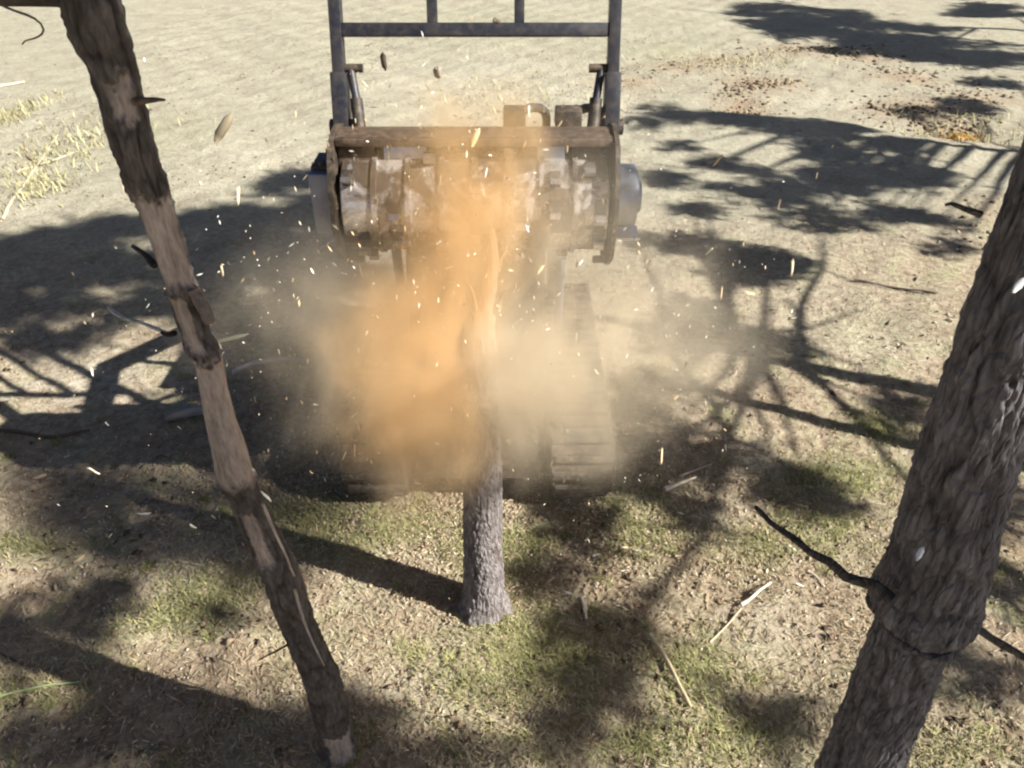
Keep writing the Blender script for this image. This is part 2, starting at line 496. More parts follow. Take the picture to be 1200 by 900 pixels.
def trunk_mesh(name, path,  h_dense, seed, nth=180, dz=0.006, cw=0.036, ch=0.15, depth=0.011,
               cols=((0.10, 0.095, 0.095), (0.17, 0.16, 0.155)), crack=(0.045, 0.034, 0.03), bare=None, bare_col=(0.36, 0.29, 0.24), furrow=False):
    """path rows: z, x, y, r. bare: list of (z0, z1, theta0, dtheta) where bark is gone"""
    P = np.array(path, float)
    z0, z1 = P[0, 0], P[-1, 0]
    zs = np.arange(z0, min(h_dense, z1), dz)
    if z1 > h_dense:
        zs = np.r_[zs, np.arange(h_dense, z1, 0.12), z1]
    def sm(k):
        w = np.interp(zs, P[:, 0], P[:, k])
        ker = np.ones(5) / 5
        pad = np.r_[np.full(2, w[0]), w, np.full(2, w[-1])]
        return np.convolve(pad, ker, 'valid') if k == 3 or True else w
    cx, cy_, rr = sm(1), sm(2), sm(3)
    th = np.linspace(0, 2 * np.pi, nth, endpoint=False)
    TH, ZZ = np.meshgrid(th, zs)
    rm = float(np.mean(P[:, 3]))
    nu = max(6, int(round(2 * np.pi * rm / cw)))
    nv = int((z1 - z0) / ch) + 2
    warp = 0.9 * (vnoise(TH / (2 * np.pi) * 7, (ZZ - z0) * 6, 7, seed + 5) - 0.5)
    u = (TH / (2 * np.pi) * nu + warp) % nu
    v = (ZZ - z0) / ch + 0.6 * (vnoise(TH / (2 * np.pi) * 11, (ZZ - z0) * 9, 11, seed + 6) - 0.5) + 0.4
    f1, f2, cid = worley(u, v, nu, nv, seed)
    e = np.clip((f2 - f1) / 0.32, 0, 1)
    plate = e ** 0.6
    fine = vnoise(TH / (2 * np.pi) * nu * 4, (ZZ - z0) * 70, nu * 4, seed + 9) - 0.5
    med = vnoise(TH / (2 * np.pi) * 9, (ZZ - z0) * 5, 9, seed + 3) - 0.5
    disp = depth * (plate - 0.6) + depth * 0.5 * (cid - 0.5) * plate + depth * 0.45 * fine + rm * 0.10 * med
    if furrow:
        U = TH / (2 * np.pi)
        w1 = 1.1 * (vnoise(U * 6, (ZZ - z0) * 4, 6, seed + 31) - 0.5) + 0.5 * (vnoise(U * 14, (ZZ - z0) * 13, 14, seed + 32) - 0.5)
        fa, fb, fc = [int(round(q * rm / 0.14)) for q in (26, 54, 110)]
        ra = np.clip(np.abs(2 * vnoise((U * fa + 1.6 * w1) % fa, (ZZ - z0) * 7 + 1.5, fa, seed + 33) - 1) / 0.36, 0, 1)
        rb = np.clip(np.abs(2 * vnoise((U * fb + 2.4 * w1) % fb, (ZZ - z0) * 15 + 1.5, fb, seed + 34) - 1) / 0.40, 0, 1)
        rc = vnoise((U * fc + 3.0 * w1) % fc, (ZZ - z0) * 40 + 1.5, fc, seed + 36)
        rid = 0.5 * ra + 0.3 * rb + 0.2 * rc
        plate = np.clip(rid, 0, 1) * (0.8 + 0.2 * e)
        disp = depth * (plate - 0.5) + depth * 0.45 * (rc - 0.5) + depth * 0.35 * fine + rm * 0.06 * med
        cid = 0.5 * cid + 0.5 * vnoise(U * 30, (ZZ - z0) * 22, 30, seed + 35)
    c = np.array(cols[0]) * (1 - cid[..., None]) + np.array(cols[1]) * cid[..., None]
    c = c * plate[..., None] + np.array(crack) * (1 - plate[..., None])  # furrows coloured darker: crevice shade painted in, over redder inner bark
    if bare:
        bm_ = np.zeros(TH.shape)
        edge = 0.30 * (vnoise(TH / (2 * np.pi) * 40, (ZZ - z0) * 90, 40, seed + 14) - 0.5) + 0.55 * (vnoise(TH / (2 * np.pi) * 8, (ZZ - z0) * 14, 8, seed + 11) - 0.5) + 0.22 * (vnoise(TH / (2 * np.pi) * 24, (ZZ - z0) * 45, 24, seed + 12) - 0.5)
        for (a, b_, t0, dt) in bare:
            dth = np.abs((TH - t0 + np.pi) % (2 * np.pi) - np.pi)
            mz = np.minimum((ZZ - a), (b_ - ZZ)) / 0.12
            mt = (dt - dth) / 0.5
            k = np.clip((np.minimum(np.minimum(mz, mt), 1.0) + edge) * 4, 0, 1)
            bm_ = np.maximum(bm_, k)
        kn = vnoise(TH / (2 * np.pi) * 10, (ZZ - z0) * 10, 10, seed + 13)
        bc = np.array(bare_col) * (0.8 + 0.4 * kn[..., None])
        c = c * (1 - bm_[..., None]) + bc * bm_[..., None]
        disp = disp * (1 - bm_) + bm_ * (-0.012 + rm * 0.10 * med + 0.0015 * fine)
    flare = 0.035 * np.exp(-np.clip(ZZ, 0, None) / 0.07) * (0.4 + 0.6 * np.cos(5 * TH + seed) * np.cos(2 * TH + 1)) * (z0 < 0)
    Rr = rr[:, None] + disp + flare
    V = np.stack([cx[:, None] + Rr * np.cos(TH), cy_[:, None] + Rr * np.sin(TH), ZZ], -1)
    n, m = TH.shape
    idx = np.arange(n * m).reshape(n, m)
    nx = np.roll(idx, -1, 1)
    q = np.stack([idx[:-1], nx[:-1], nx[1:], idx[1:]], -1).reshape(-1, 4)
    V = V.reshape(-1, 3); C = c.reshape(-1, 3)
    V = np.r_[V, [[cx[-1], cy_[-1], zs[-1] + 0.01]]]
    C = np.r_[C, [bare_col]]
    t = np.stack([idx[-1], nx[-1], np.full(m, n * m)], -1)
    return from_np(name, V, q, t, C, smooth=True)

def limb(name, pts, r0, r1, parent, m=None, n=9, col=(0.085, 0.075, 0.07), rough=0.004, seg=None, power=1.0):
    L = sum((Vector(pts[i + 1]) - Vector(pts[i])).length for i in range(len(pts) - 1))
    k = seg or max(6, int(L / 0.09))
    P = wobble(pts, k, rough)
    rad = [r0 + (r1 - r0) * (i / (k - 1)) ** power for i in range(k)]
    V, Q, T = tube(P, rad, n, 0.22)
    C = np.array(col) * rng.uniform(0.7, 1.25, (len(V), 1))
    me = from_np(name, V, Q, T, C, smooth=True)
    return obj(name, me, m or M_BARK, parent)

def needle_sprays(centers, size, per=7, width=0.010, col=((0.030, 0.055, 0.016), (0.075, 0.105, 0.032))):
    """tufts of narrow blades round each centre -> verts, quads, colours"""
    c = np.repeat(np.asarray(centers, float), per, 0)
    n = len(c)
    d = rng.normal(0, 1, (n, 3)); d /= np.linalg.norm(d, axis=1)[:, None]
    s = np.cross(d, rng.normal(0, 1, (n, 3))); s /= np.linalg.norm(s, axis=1)[:, None]
    L = size * rng.uniform(0.6, 1.25, (n, 1))
    w = width * rng.uniform(0.6, 1.4, (n, 1))
    V = np.stack([c - s * w, c + s * w, c + d * L + s * w * 0.3, c + d * L - s * w * 0.3], 1).reshape(-1, 3)
    Q = np.arange(4 * n).reshape(n, 4)
    k = rng.random((n, 1))
    C = np.repeat(np.array(col[0]) * (1 - k) + np.array(col[1]) * k, 4, 0)
    return V, Q, C

# ------------------------------------------------------------------ the two pines and the chewed trunk in view
def crown_ball(base_z, top_z, x, y, r, n):
    """crown of a standing pine: tufts along whorled limbs"""
    pts, limbs = [], []
    z = base_z
    while z < top_z:
        f = (z - base_z) / (top_z - base_z)
        L = r * (1 - 0.75 * f)
        for k in range(4):
            a = rng.uniform(0, 2 * np.pi)
            e = Vector((x + L * math.cos(a), y + L * math.sin(a), z + 0.25 * L))
            limbs.append([(x, y, z), ((x + e.x) / 2, (y + e.y) / 2, z + 0.05), tuple(e)])
            for s in np.linspace(0.45, 1.0, 6):
                c = np.array([x, y, z]) * (1 - s) + np.array(e) * s
                pts.append(c + rng.normal(0, 0.16, (n, 3)))
        z += 0.7
    return np.concatenate(pts), limbs

def add_crown(root, pts, size=0.15, per=6, width=0.010):
    V, Q, C = needle_sprays(pts, size, per, width)
    me = from_np('crown', V, Q, None, C)
    return obj('crown', me, M_NEEDLE, root)

# right pine: dark furrowed bark, a swollen collar, dead branches at the collar
rt = empty('pine_tree', (0, 0, 0))
tag(rt, 'thick pine with dark furrowed bark leaning in from the right edge', 'tree', 'standing pines in view')
RP = [(-0.05, 1.275, 1.293, 0.165), (0.1, 1.265, 1.293, 0.14), (0.8, 1.195, 1.293, 0.122), (1.467, 1.17, 1.293, 0.1148), (1.926, 1.141, 1.293, 0.1048), (2.155, 1.123, 1.293, 0.0964), (2.223, 1.12, 1.293, 0.0949), (2.243, 1.116, 1.293, 0.1284), (2.293, 1.113, 1.293, 0.136), (2.423, 1.1, 1.293, 0.1193), (2.691, 1.06, 1.293, 0.1071), (2.934, 1.029, 1.293, 0.0979), (3.15, 1.013, 1.293, 0.0949), (3.317, 1.006, 1.293, 0.0934), (3.685, 0.987, 1.293, 0.0902), (4.6, 0.93, 1.293, 0.082), (6.0, 0.88, 1.293, 0.065), (9.2, 0.85, 1.293, 0.02)]
me = trunk_mesh('trunk', RP, 3.7, 21, nth=230, dz=0.006, cw=0.04, ch=0.13, depth=0.011, furrow=True, cols=((0.12, 0.115, 0.12), (0.235, 0.225, 0.225)), crack=(0.05, 0.043, 0.042))
obj('trunk', me, M_BARK, rt)
P, rad = [], []
for k in range(49):
    a = 2 * math.pi * k / 48
    rr_ = 0.122 + 0.006 * math.sin(3 * a + 1) + 0.004 * math.sin(7 * a)
    P.append((1.117 + rr_ * math.cos(a), 1.293 + rr_ * math.sin(a), 2.238 - 0.010 * math.cos(a) + 0.007 * math.sin(4 * a)))
    rad.append(0.014 + 0.004 * math.sin(5 * a + 2))
V, Q, T = tube(P, rad, 10, 0.3, False)
obj('bark_collar', from_np('bark_collar', V, Q, T or None, np.array((0.10, 0.092, 0.09)) * rng.uniform(0.6, 1.3, (len(V), 1)), smooth=True), M_BARK, rt)
def rbranch(name, pxs, Y0, r0, r1, twigs=()):
    pts = [at_depth(u, v, Y) for (u, v, Y) in pxs]
    b = limb(name, pts, r0, r1, rt, n=9, col=(0.095, 0.082, 0.068), rough=0.011 if name == 'branch' else 0.002, seg=14 if name == 'branch' else 6)
    for a, c_, rr in twigs:
        limb('twig', [at_depth(*a), at_depth(*c_)], rr, rr * 0.4, b, n=6, col=(0.09, 0.075, 0.06), seg=5)
    return b
rbranch('branch', [(1045, 702, 1.224), (1010, 683, 1.247), (975, 664, 1.278), (940, 637, 1.316), (915, 616, 1.361), (885, 594, 1.422)], 0, 0.0165, 0.006,
        [((1022, 690, 1.240), (1012, 676, 1.208), 0.003), ((975, 664, 1.278), (968, 676, 1.269), 0.003)])
rbranch('branch', [(1090, 712, 1.240), (1130, 734, 1.224), (1165, 750, 1.208), (1215, 774, 1.186), (1290, 800, 1.148)], 0, 0.013, 0.008,
        [((1143, 741, 1.217), (1127, 756, 1.186), 0.003)])
rbranch('branch_stub', [(1150, 252, 1.300), (1118, 236, 1.316), (1108, 240, 1.316)], 0, 0.007, 0.003)
cp, cl = crown_ball(5.6, 9.2, 0.88, 1.293, 1.6, 26)
for p in cl:
    limb('limb', p, 0.03, 0.01, rt, n=5, seg=5)
add_crown(rt, cp)

# left pine: slim, patchy peeling bark, nearly upright
lt = empty('pine_tree', (0, 0, 0))
tag(lt, 'slim pine with patchy peeling bark rising through the left of the photo', 'tree', 'standing pines in view')
LPX = [(0, 71, 140), (38, 82, 148), (80, 103, 158), (115, 116, 167), (172, 132, 181), (230, 153, 200), (264, 165, 209), (326, 188, 229), (370, 204, 243), (392, 212, 246), (415, 222, 264),
       (453, 229, 271), (492, 237, 282), (530, 244, 295), (550, 247, 300), (566, 256, 301), (580, 268, 303), (600, 276, 314), (626, 287, 327), (670, 306, 350), (727, 326, 368), (785, 352, 396), (842, 368, 410), (881, 384, 418)]
LP = []
for v, a, b_ in LPX:
    p = at_depth((a + b_) / 2, v, 2.06)
    t = 2.06 / ray(0, v)[1]
    LP.append((p.z, p.x, 2.06, 0.5 * (b_ - a) * 0.93 * t / FPX))
LP = sorted(LP)
LP = [(-0.08, LP[0][1] + 0.01, 2.06, LP[0][3] * 1.35)] + LP + [(4.2, -1.06, 2.06, 0.06), (5.5, -1.10, 2.1, 0.05), (8.5, -1.15, 2.1, 0.02)]
face = math.atan2(-2.06, 1.0)
hh = lambda v: at_depth(0, v, 2.06).z
bare = [(hh(147), hh(84), face + 0.1, 0.75), (hh(345), hh(226), face - 0.3, 1.9), (hh(408), hh(335), face - 0.75, 0.9), (hh(566), hh(410), face - 0.1, 2.6), (hh(900), hh(850), face, 0.9), (hh(655), hh(590), face - 0.4, 0.55)]
me = trunk_mesh('trunk', LP, 3.9, 33, nth=120, dz=0.006, cw=0.03, ch=0.07, depth=0.012, furrow=True, cols=((0.085, 0.075, 0.066), (0.16, 0.142, 0.128)),
                crack=(0.03, 0.024, 0.02), bare=bare, bare_col=(0.34, 0.285, 0.245))
obj('trunk', me, M_BARK2, lt)
def lbranch(name, pxs, r0, r1, col=(0.10, 0.085, 0.07), seg=None, power=1.0):
    return limb(name, [at_depth(u, v, Y) for (u, v, Y) in pxs], r0, r1, lt, M_BARK2, n=8, col=col, rough=0.002, seg=seg, power=power)
lbranch('branch_stub', [(158, 119, 2.03), (178, 116, 2.00), (193, 117, 1.97)], 0.012, 0.003, (0.13, 0.10, 0.075), 6)
lbranch('branch', [(95, 4, 2.04), (60, -2, 2.02), (20, -1, 1.98), (-60, -6, 1.9)], 0.02, 0.014, (0.06, 0.05, 0.042))
tb = lbranch('branch', [(200, 392, 2.10), (175, 382, 2.16), (150, 374, 2.2), (140, 371, 2.22), (127, 360, 2.25)], 0.007, 0.006, (0.45, 0.43, 0.40), 12)
lbranch('branch_stub', [(205, 390, 2.08), (196, 393, 2.05), (190, 390, 2.02)], 0.010, 0.006, (0.03, 0.025, 0.02), 5)
lbranch('branch_stub', [(228, 340, 2.03), (236, 358, 2.01), (243, 372, 1.99), (246, 378, 1.98)], 0.022, 0.017, (0.20, 0.16, 0.135), 7)
lbranch('branch_stub', [(182, 312, 2.08), (170, 298, 2.11), (155, 288, 2.13)], 0.012, 0.006, (0.05, 0.042, 0.035), 6)
lbranch('branch', [(338, 755, 2.0), (322, 764, 1.97), (302, 774, 1.94)], 0.006, 0.003, (0.06, 0.05, 0.04), 7)
lbranch('lit_edge_strip', [(308, 590, 2.0), (318, 615, 1.985), (330, 640, 1.975), (345, 675, 1.97)], 0.006, 0.004, (0.42, 0.37, 0.32), 9)  # pale strip added to imitate the sunlit right edge of the trunk
lbranch('lit_edge_strip', [(345, 690, 1.99), (353, 720, 1.975), (366, 752, 1.965), (380, 780, 1.965)], 0.007, 0.003, (0.36, 0.32, 0.28), 9)  # same lit edge, continued lower down in pale colour
lbranch('branch', [(-40, -15, 1.75), (0, 5, 1.75), (22, 14, 1.75), (42, 22, 1.76), (52, 30, 1.78), (50, 40, 1.8), (38, 46, 1.82), (26, 52, 1.84)], 0.0035, 0.0015, (0.14, 0.12, 0.10), 16)
cp, cl = crown_ball(4.9, 8.2, -1.12, 2.08, 1.3, 18)
for p in cl:
    limb('limb', p, 0.022, 0.008, lt, n=5, seg=5)
add_crown(lt, cp)

# the trunk being chewed
ct = empty('chewed_pine_trunk', (0, 0, 0))
tag(ct, 'upright pine trunk being chewed, grey bark below and bare splintered wood above', 'tree trunk')
bx, by = -0.180, 3.04
CT = [(-0.06, bx, by, 0.17), (0.05, bx, by, 0.148), (0.16, bx + 0.002, by, 0.126), (0.5, bx + 0.006, by, 0.115), (1.0, bx + 0.012, by, 0.106), (1.5, bx + 0.022, by, 0.099), (1.72, bx + 0.028, by, 0.094)]
me = trunk_mesh('bark_trunk', CT, 3.7, 45, nth=150, dz=0.006, cw=0.03, ch=0.06, depth=0.011, furrow=True, cols=((0.20, 0.175, 0.165), (0.38, 0.35, 0.34)), crack=(0.115, 0.085, 0.07), bare_col=(0.55, 0.38, 0.22),
                bare=[(1.66, 2.0, face, 4.0), (1.35, 1.9, 0.3, 0.8)])
obj('trunk', me, M_BARK, ct)
core = []
nz = 34
for i in range(nz):
    f = i / (nz - 1)
    z = 1.62 + f * 0.95
    core.append((z, bx + 0.028 + 0.062 * f + 0.01 * math.sin(9 * f), by + 0.02 * f, 0.060 * (1 - f) ** 0.6 + 0.008))
V, Q, T = tube([(x, y, z) for z, x, y, r in core], [r for *_, r in core], 18, 0.34)
cme = from_np('stripped_core', V, Q, T, smooth=False)
co = obj('stripped_core', cme, M_WOOD, ct)
for k in range(16):
    a = rng.uniform(0, 2 * np.pi); f = rng.uniform(0.0, 0.9)
    x0, y0, z0 = bx + 0.028 + 0.062 * f + 0.055 * math.cos(a), by + 0.02 * f + 0.055 * math.sin(a), 1.6 + f * 0.95
    L = rng.uniform(0.08, 0.22)
    P = [(x0, y0, z0), (x0 + 0.02 * math.cos(a), y0 + 0.02 * math.sin(a), z0 + L * 0.6), (x0 + 0.06 * math.cos(a), y0 + 0.06 * math.sin(a), z0 + L)]
    V, Q, T = tube(P, [0.010, 0.006, 0.001], 4)
    obj('splinter', from_np('splinter', V, Q, T), M_WOOD, co)

# ------------------------------------------------------------------ pines beyond the frame whose crowns dapple the ground
TREES = {  # key: (x, y, radius, height, label)
    'a': (5.35, 3.90, 0.085, 9.5, 'thin pine standing right of the machine, beside a thicker pine'),
    'b': (7.4, 4.05, 0.13, 11.0, 'thicker pine right of the machine casting the broad trunk shadow'),
    'c': (8.4, -2.6, 0.14, 10.5, 'pine standing right of and behind the viewer'),
    'd': (12.8, 9.6, 0.15, 10.5, 'pine far right whose crown dapples the ground behind the machine'),
    'e': (18.5, 18.6, 0.17, 12.0, 'farthest pine at upper right shading the top corner'),
    'f': (4.6, -1.6, 0.12, 10.0, 'pine nearest the viewer on the right, crown over the clearing'),
}
# shade seen on the ground: u, v, half-width, half-height in the photograph, density
SHADE = [
    (930, 18, 75, 12, 1.0), (1010, 38, 110, 16, 1.0), (1100, 58, 90, 20, 1.0), (1160, 12, 55, 9, 0.9), (1185, 95, 30, 9, 0.9), (1010, 55, 50, 10, 0.8),
    (768, 140, 24, 12, 1.0), (835, 135, 30, 10, 0.9), (885, 140, 45, 11, 0.8), (990, 165, 50, 22, 0.9), (950, 207, 70, 14, 0.75), (1045, 205, 65, 14, 0.75),
    (890, 235, 60, 14, 0.7), (1060, 245, 50, 10, 0.55), (965, 255, 70, 8, 0.6), (900, 292, 50, 18, 0.7), (865, 335, 50, 26, 0.8), (880, 388, 60, 14, 0.8), (815, 290, 34, 24, 0.6), (780, 220, 26, 18, 0.5),
    (1130, 130, 40, 8, 0.5), (1120, 290, 40, 8, 0.5),
    (790, 520, 75, 28, 0.9), (890, 560, 55, 30, 0.8), (760, 470, 50, 25, 0.8), (950, 575, 40, 18, 0.5), (1060, 480, 40, 28, 0.5),
    (690, 622, 16, 18, 0.9), (650, 700, 32, 40, 0.7), (690, 780, 55, 45, 1.0), (730, 745, 40, 30, 0.7), (672, 850, 45, 26, 0.9),
    (1160, 800, 55, 32, 0.8), (1165, 590, 40, 22, 0.8), (890, 842, 35, 12, 0.5), (1180, 690, 30, 14, 0.5),
    (200, 290, 190, 42, 1.1), (45, 312, 110, 36, 1.1), (320, 240, 80, 40, 1.1), (330, 330, 90, 60, 1.1), (200, 362, 55, 24, 1.0), (60, 395, 60, 14, 0.6), 
    (90, 690, 52, 38, 0.8), (30, 750, 60, 24, 0.8), (275, 690, 30, 40, 0.7), (20, 880, 60, 20, 0.4), (160, 860, 160, 44, 1.1), (330, 870, 110, 40, 1.1), (480, 890, 70, 16, 0.8),
    (800, 610, 10, 20, 0.4), (60, 400, 30, 10, 0.4),
    (690, 560, 60, 22, 1.1), (290, 425, 90, 52, 1.1), (325, 515, 60, 36, 1.1), (60, 372, 80, 18, 1.0), (640, 600, 30, 10, 0.7),
]
SHADE_TREE = []
tree_obj, tree_pts = {}, {}
sunh = 1 / math.tan(R(SUN_EL))
sdir = Vector((math.cos(R(SUN_PHI)), -math.sin(R(SUN_PHI)), 0))
for key, (x, y, r, H, lab) in TREES.items():
    root = empty('pine_tree', (x, y, 0))
    tag(root, lab, 'tree', 'pines standing beyond the picture edge')
    P = [(rng.normal(0, 0.05) * z / 3, rng.normal(0, 0.05) * z / 3, z) for z in np.linspace(-0.05, H, 16)]
    P[0] = (0, 0, -0.05); P[1] = (0, 0, P[1][2])
    V, Q, T = tube(P, [max(0.02, r * (1 - 0.85 * p[2] / H)) * (1.25 if p[2] < 0.2 else 1) for p in P], 14, 0.12)
    obj('trunk', from_np('trunk', V, Q, T, np.array((0.11, 0.095, 0.085)) * rng.uniform(0.7, 1.2, (len(V), 1)), smooth=True), M_BARK, root)
    tree_obj[key] = root; tree_pts[key] = []

def hang_clump(G, z_from, ax, ay, dens):
    """foliage clump on the nearest tree, along the sun's way above ground point G"""
    best = None
    for key, (x, y, r, H, lab) in TREES.items():
        for h in np.arange(5.0, H - 0.3, 0.35):
            C = G + sdir * ((h - z_from) * sunh)
            d = math.hypot(C.x - x, C.y - y)
            sc = d + 0.12 * abs(h - 6.5)
            if best is None or sc < best[0]:
                best = (sc, key, h, C, d)
    sc, key, h, C, d = best
    x, y, r, H, lab = TREES[key]
    root = tree_obj[key]
    area = math.pi * ax * ay
    far = max(1.0, G.length / 9)
    nsub = int(np.clip(area * (9 if dens >= 1 else 4.5) / far, 3, 60))
    subs = []
    for k in range(nsub):
        a = rng.uniform(0, 2 * np.pi); q = math.sqrt(rng.random())
        gx, gy = ax * q * math.cos(a), ay * q * math.sin(a)
        dh = rng.uniform(-0.5, 0.5)
        subs.append(np.array([C.x + gx, C.y + gy, h]) + np.array([*(sdir * (dh * sunh)).xy, dh]))
    n = int(np.clip(area * 460 * dens / far ** 1.3, 40, 4500))
    pick = rng.integers(0, nsub, n)
    pts = np.array(subs)[pick] + rng.normal(0, 1, (n, 3)) * np.array([1, 1, 0.6]) * (0.11 * far ** 0.6 + 0.03 * min(ax, 1.5))
    tree_pts[key].append((pts - np.array([x, y, 0]), far))
    if d > 0.4:
        z0 = max(3.0, h - 0.25 * d - 0.2)
        limb('limb', [(0, 0, z0), (0.5 * (C.x - x), 0.5 * (C.y - y), 0.5 * (z0 + h)), (C.x - x, C.y - y, h)], 0.022 + 0.008 * d, 0.008, root, n=6, seg=8, rough=0.03)

for k in range(46):
    u_, v_ = rng.uniform(750, 1150), rng.uniform(115, 420)
    if 905 < u_ and v_ > 275:
        continue
    q_ = 0.35 + 0.65 * (v_ - 100) / 320
    SHADE.append((u_, v_, rng.uniform(9, 24), rng.uniform(5, 11) * q_, 0.95))
for (u, v, ru, rv, dens) in SHADE:
    G = ground_at(u, v)
    t = G.y / ray(u, v)[1]
    g2 = ground_at(u, v - rv)
    hang_clump(G, 0.0, ru * t / FPX, 0.5 * (g2.y - ground_at(u, min(v + rv, 1100)).y), dens)
for (x, y, z, rad, dens) in SHADE_TREE:
    hang_clump(Vector((x, y, 0)), z, rad, rad * 0.6, dens)
# bent limb that throws the curved line of shade
gp = [ground_at(*p) for p in ((850, 520), (842, 560), (830, 615), (800, 665), (770, 700), (745, 732))]
hb = 5.4
cp = [p + sdir * (hb * sunh) + Vector((0, 0, hb)) for p in gp]
bx0, by0 = TREES['b'][:2]
P = [(0, 0, 4.9), tuple(cp[0] - Vector((bx0, by0, 0)))] + [tuple(p - Vector((bx0, by0, 0))) for p in cp[1:]]
limb('limb', P, 0.045, 0.03, tree_obj['b'], n=8, seg=22, rough=0.015)
# fine leafless twigs crossing the sunny patch on the right
for (a, b_, c_) in (((925, 350), (955, 400), (985, 445)), ((945, 385), (985, 370), (1010, 362)), ((960, 410), (1000, 425), (1040, 455)), ((1045, 455), (1060, 490), (1085, 530)), ((1085, 450), (1060, 490), (1035, 525)), ((900, 300), (990, 330), (1090, 345))):
    pp = [ground_at(*q) + sdir * (4.9 * sunh) + Vector((0, 0, 4.9)) for q in (a, b_, c_)]
    limb('twig', [tuple(p - Vector((bx0, by0, 0))) for p in pp], 0.022, 0.012, tree_obj['b'], n=5, seg=8, rough=0.03)
for key, lst in tree_pts.items():
    if lst:
        Vs, Qs, Cs, off = [], [], [], 0
        for p, far in lst:
            V, Q, C = needle_sprays(p, 0.14 * far ** 0.6, 7, 0.017 * far ** 0.6)
            Vs.append(V); Qs.append(Q + off); Cs.append(C); off += len(V)
        obj('crown', from_np('crown', np.concatenate(Vs), np.concatenate(Qs), None, np.concatenate(Cs)), M_NEEDLE, tree_obj[key])

# ------------------------------------------------------------------ the mulching machine
HX, HY, HZ = -0.175, 3.58, 2.50          # rotor axis
mul = empty('forestry_mulcher', (HX, HY, 0))
tag(mul, 'tracked forestry mulcher with raised spinning head and dark push frame, half hidden by sawdust', 'mulcher')
def arc(r, a0, a1, n):
    return [(r * math.cos(R(a0 + (a1 - a0) * k / n)), r * math.sin(R(a0 + (a1 - a0) * k / n)) + HZ) for k in range(n + 1)]
W = 0.66
# hood: bent plate round the back and top of the rotor, open to the viewer
pts = arc(0.345, -70, 98, 22) + [(-0.09, HZ + 0.338)] + [(-0.09, HZ + 0.322)] + arc(0.328, 98, -70, 22)
MB().prism(pts, -W + 0.012, W - 0.012).build('hood', M_HOOD, mul)
MB().box((0, -0.10, HZ + 0.318), (2 * W - 0.03, 0.03, 0.034), bev=0.006).build('hood_lip', M_HOOD, mul)
for k, x in enumerate((-0.56, -0.33, 0.36, 0.53)):     # wear panels / deflector flaps hanging behind the lip
    MB().box((x, -0.075 + 0.01 * (k % 2), HZ + 0.255), ((0.17, 0.2, 0.13, 0.14)[k], 0.014, 0.12), rot=R(-12), bev=0.004).build('deflector_flap', (M_HOOD, M_ALLOY, M_ALLOY, M_HOOD)[k], mul)
# side plates
for s in (-1, 1):
    out = arc(0.36, -80, 120, 26) + [(-0.27, HZ + 0.17), (-0.30, HZ - 0.02), (-0.25, HZ - 0.20), (-0.12, HZ - 0.30)]
    sp = MB().prism(out, s * W - 0.011, s * W + 0.011).bevel(0.003).build('side_plate', M_BLACK, mul)
    for a in range(0, 360, 45):
        c = (s * (W + 0.014), 0.13 * math.cos(R(a)), HZ + 0.13 * math.sin(R(a)))
        MB().cyl(c, (c[0] + s * 0.014, c[1], c[2]), 0.013, n=6).build('bolt', M_BLACK, sp)
    MB().cyl((s * (W + 0.005), 0.0, HZ - 0.33), (s * (W - 0.06), 0.0, HZ - 0.33), 0.02, n=10).build('skid_pin', M_BLACK, sp)
# left drive box and right bearing housing
dm = MB().box((-W - 0.072, 0.0, HZ + 0.03), (0.118, 0.30, 0.31), bev=0.02).build('drive_box', M_BLUE, mul)
MB().box((-W - 0.07, 0.0, HZ + 0.195), (0.10, 0.2, 0.018), bev=0.004).build('drive_box_lid', M_BLACK, dm)
for y in (-0.09, 0.09):
    MB().cyl((-W - 0.07, y, HZ + 0.204), (-W - 0.07, y, HZ + 0.222), 0.014, n=6).build('bolt', M_BLACK, dm)
bh = MB().cyl((W + 0.012, 0, HZ + 0.02), (W + 0.125, 0, HZ + 0.02), 0.155, n=28).bevel(0.012).build('bearing_housing', M_ALLOY, mul)
MB().cyl((W + 0.125, 0, HZ + 0.02), (W + 0.150, 0, HZ + 0.02), 0.085, n=22).bevel(0.006).build('bearing_cap', M_ALLOY, bh)
MB().box((W + 0.085, -0.02, HZ - 0.17), (0.15, 0.16, 0.014), bev=0.003).build('skid_rail', M_ALLOY, mul)
